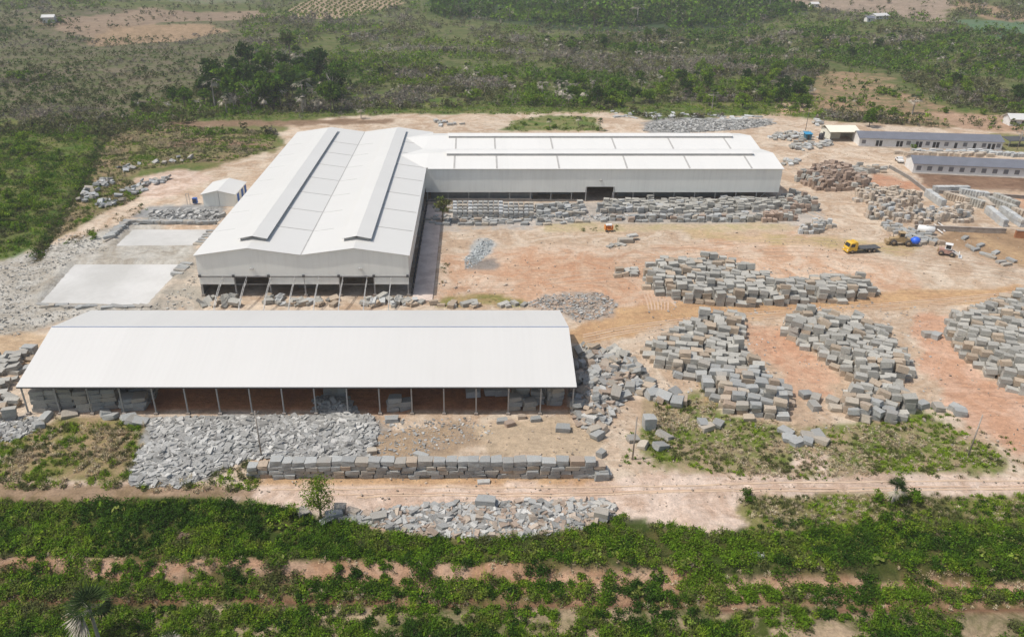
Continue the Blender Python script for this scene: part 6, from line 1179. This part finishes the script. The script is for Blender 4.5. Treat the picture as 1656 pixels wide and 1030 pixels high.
for i in range(0, len(PR[0]), 1):
    x, y, z = PR[0][i]; cm, tm = TR['shrub'][i % 3]; t = empty('orchard_tree', (x, y, z - .1), i * 1.7, label='small round tree planted in the orchard rows on the far rise', category='orchard tree', group='orchard rows on the far rise'); t.scale = (.85,) * 3; link('crown', cm, t)
# trees by the wing, by the track, and the foreground palm
def special_tree(px, py, h, wd, name_, label, seed, pal, lobes=16, n=60, ls=.14, th=.3):
    x, y, z = P(px, py); cm, tm = proto_crown(seed, h, wd, lobes, n, ls, pal, trunk_h=th, flat=.9); t = empty(name_, (x, y, z), label=label, category='tree'); link('trunk', tm, t); link('crown', cm, t)
special_tree(716, 360, 8.2, 4.6, 'young_tree', 'slender young tree among stone stacks at the inner corner of the hall', 301, np.concatenate([LIME[:1] * .7, OLIVE]), 18, 60, .22, .42)
special_tree(519, 836, 7.4, 5.2, 'young_tree', 'leafy young tree beside the dirt track before the stacked wall', 302, np.concatenate([LIME[:1] * .75, GREEN[1:3]]), 30, 90, .13, .2)
special_tree(474, 838, 2.9, 2.4, 'leafy_shrub', 'upright dark shrub left of the young tree by the track', 303, GREEN[[0, 1, 2]], 12, 80, .12, .08)
special_tree(298, 872, 1.5, 1.5, 'dead_shrub', 'pinkish dead shrub alone in the foreground greenery', 304, np.array([(.42, .30, .22), (.36, .26, .2)]), 8, 60, .10, .1)
special_tree(1208, 806, 1.8, 2.6, 'leafy_shrub', 'dark shrub at the tip of the grassy corner by the track', 305, GREEN[[0, 3]], 9, 70, .13, .05)
special_tree(1110, 1000, 1.6, 1.8, 'leafy_shrub', 'small leafy plant near the lower centre of the foreground', 306, LIME[:1], 7, 60, .15, .05)
def fan_palm(px, py, h, cr, label, seed, n, dead, up=1):
    x, y, z = P(px, py); cm, tm = proto_palm(seed, h, cr, n, dead, .022); t = empty('fan_palm', (x, y, z), label=label, category='palm'); link('trunk', tm, t); link('crown', cm, t)
fan_palm(160, 1034, 6.0, 3.3, 'large fan palm with drooping dry leaves in the lower left foreground', 401, 40, 12)
fan_palm(275, 1052, 2.0, 2.0, 'dried palm at the bottom edge right of the large fan palm', 402, 24, 20)
fan_palm(1443, 812, 2.7, 1.9, 'small palm with dry crown beside the track on the right', 403, 30, 5)
fan_palm(132, 792, .5, 1.4, 'low palm seedling in weeds left of the stacked wall', 404, 16, 2) if False else None
for i, (px, py, s) in enumerate(((1420, 808, .5), (1470, 812, .8), (1400, 845, .5), (1440, 850, .7), (1465, 860, .6), (1425, 868, .6))): plant('shrub', px, py, s, f'{ordn(i + 1)} of the dark shrubs grouped around the small right-hand palm')
# ------------------------------------------------------------ haze
hb = MB(); hb.box(-7800, -700, -75, 7800, 7400, 110); ho = hb.build('haze', None); ho.data.materials.clear()
hm = bpy.data.materials.new('haze'); hm.use_nodes = True; ht = hm.node_tree; ht.nodes.clear(); out = ht.nodes.new('ShaderNodeOutputMaterial'); pv = ht.nodes.new('ShaderNodeVolumePrincipled')
pv.inputs['Color'].default_value = (.86, .90, .96, 1); pv.inputs['Density'].default_value = 0.00016; pv.inputs['Anisotropy'].default_value = 0.1; ht.links.new(pv.outputs[0], out.inputs['Volume'])
ho.data.materials.append(hm); tag(ho, 'thin pale haze over the whole plain', 'haze', kind='stuff')
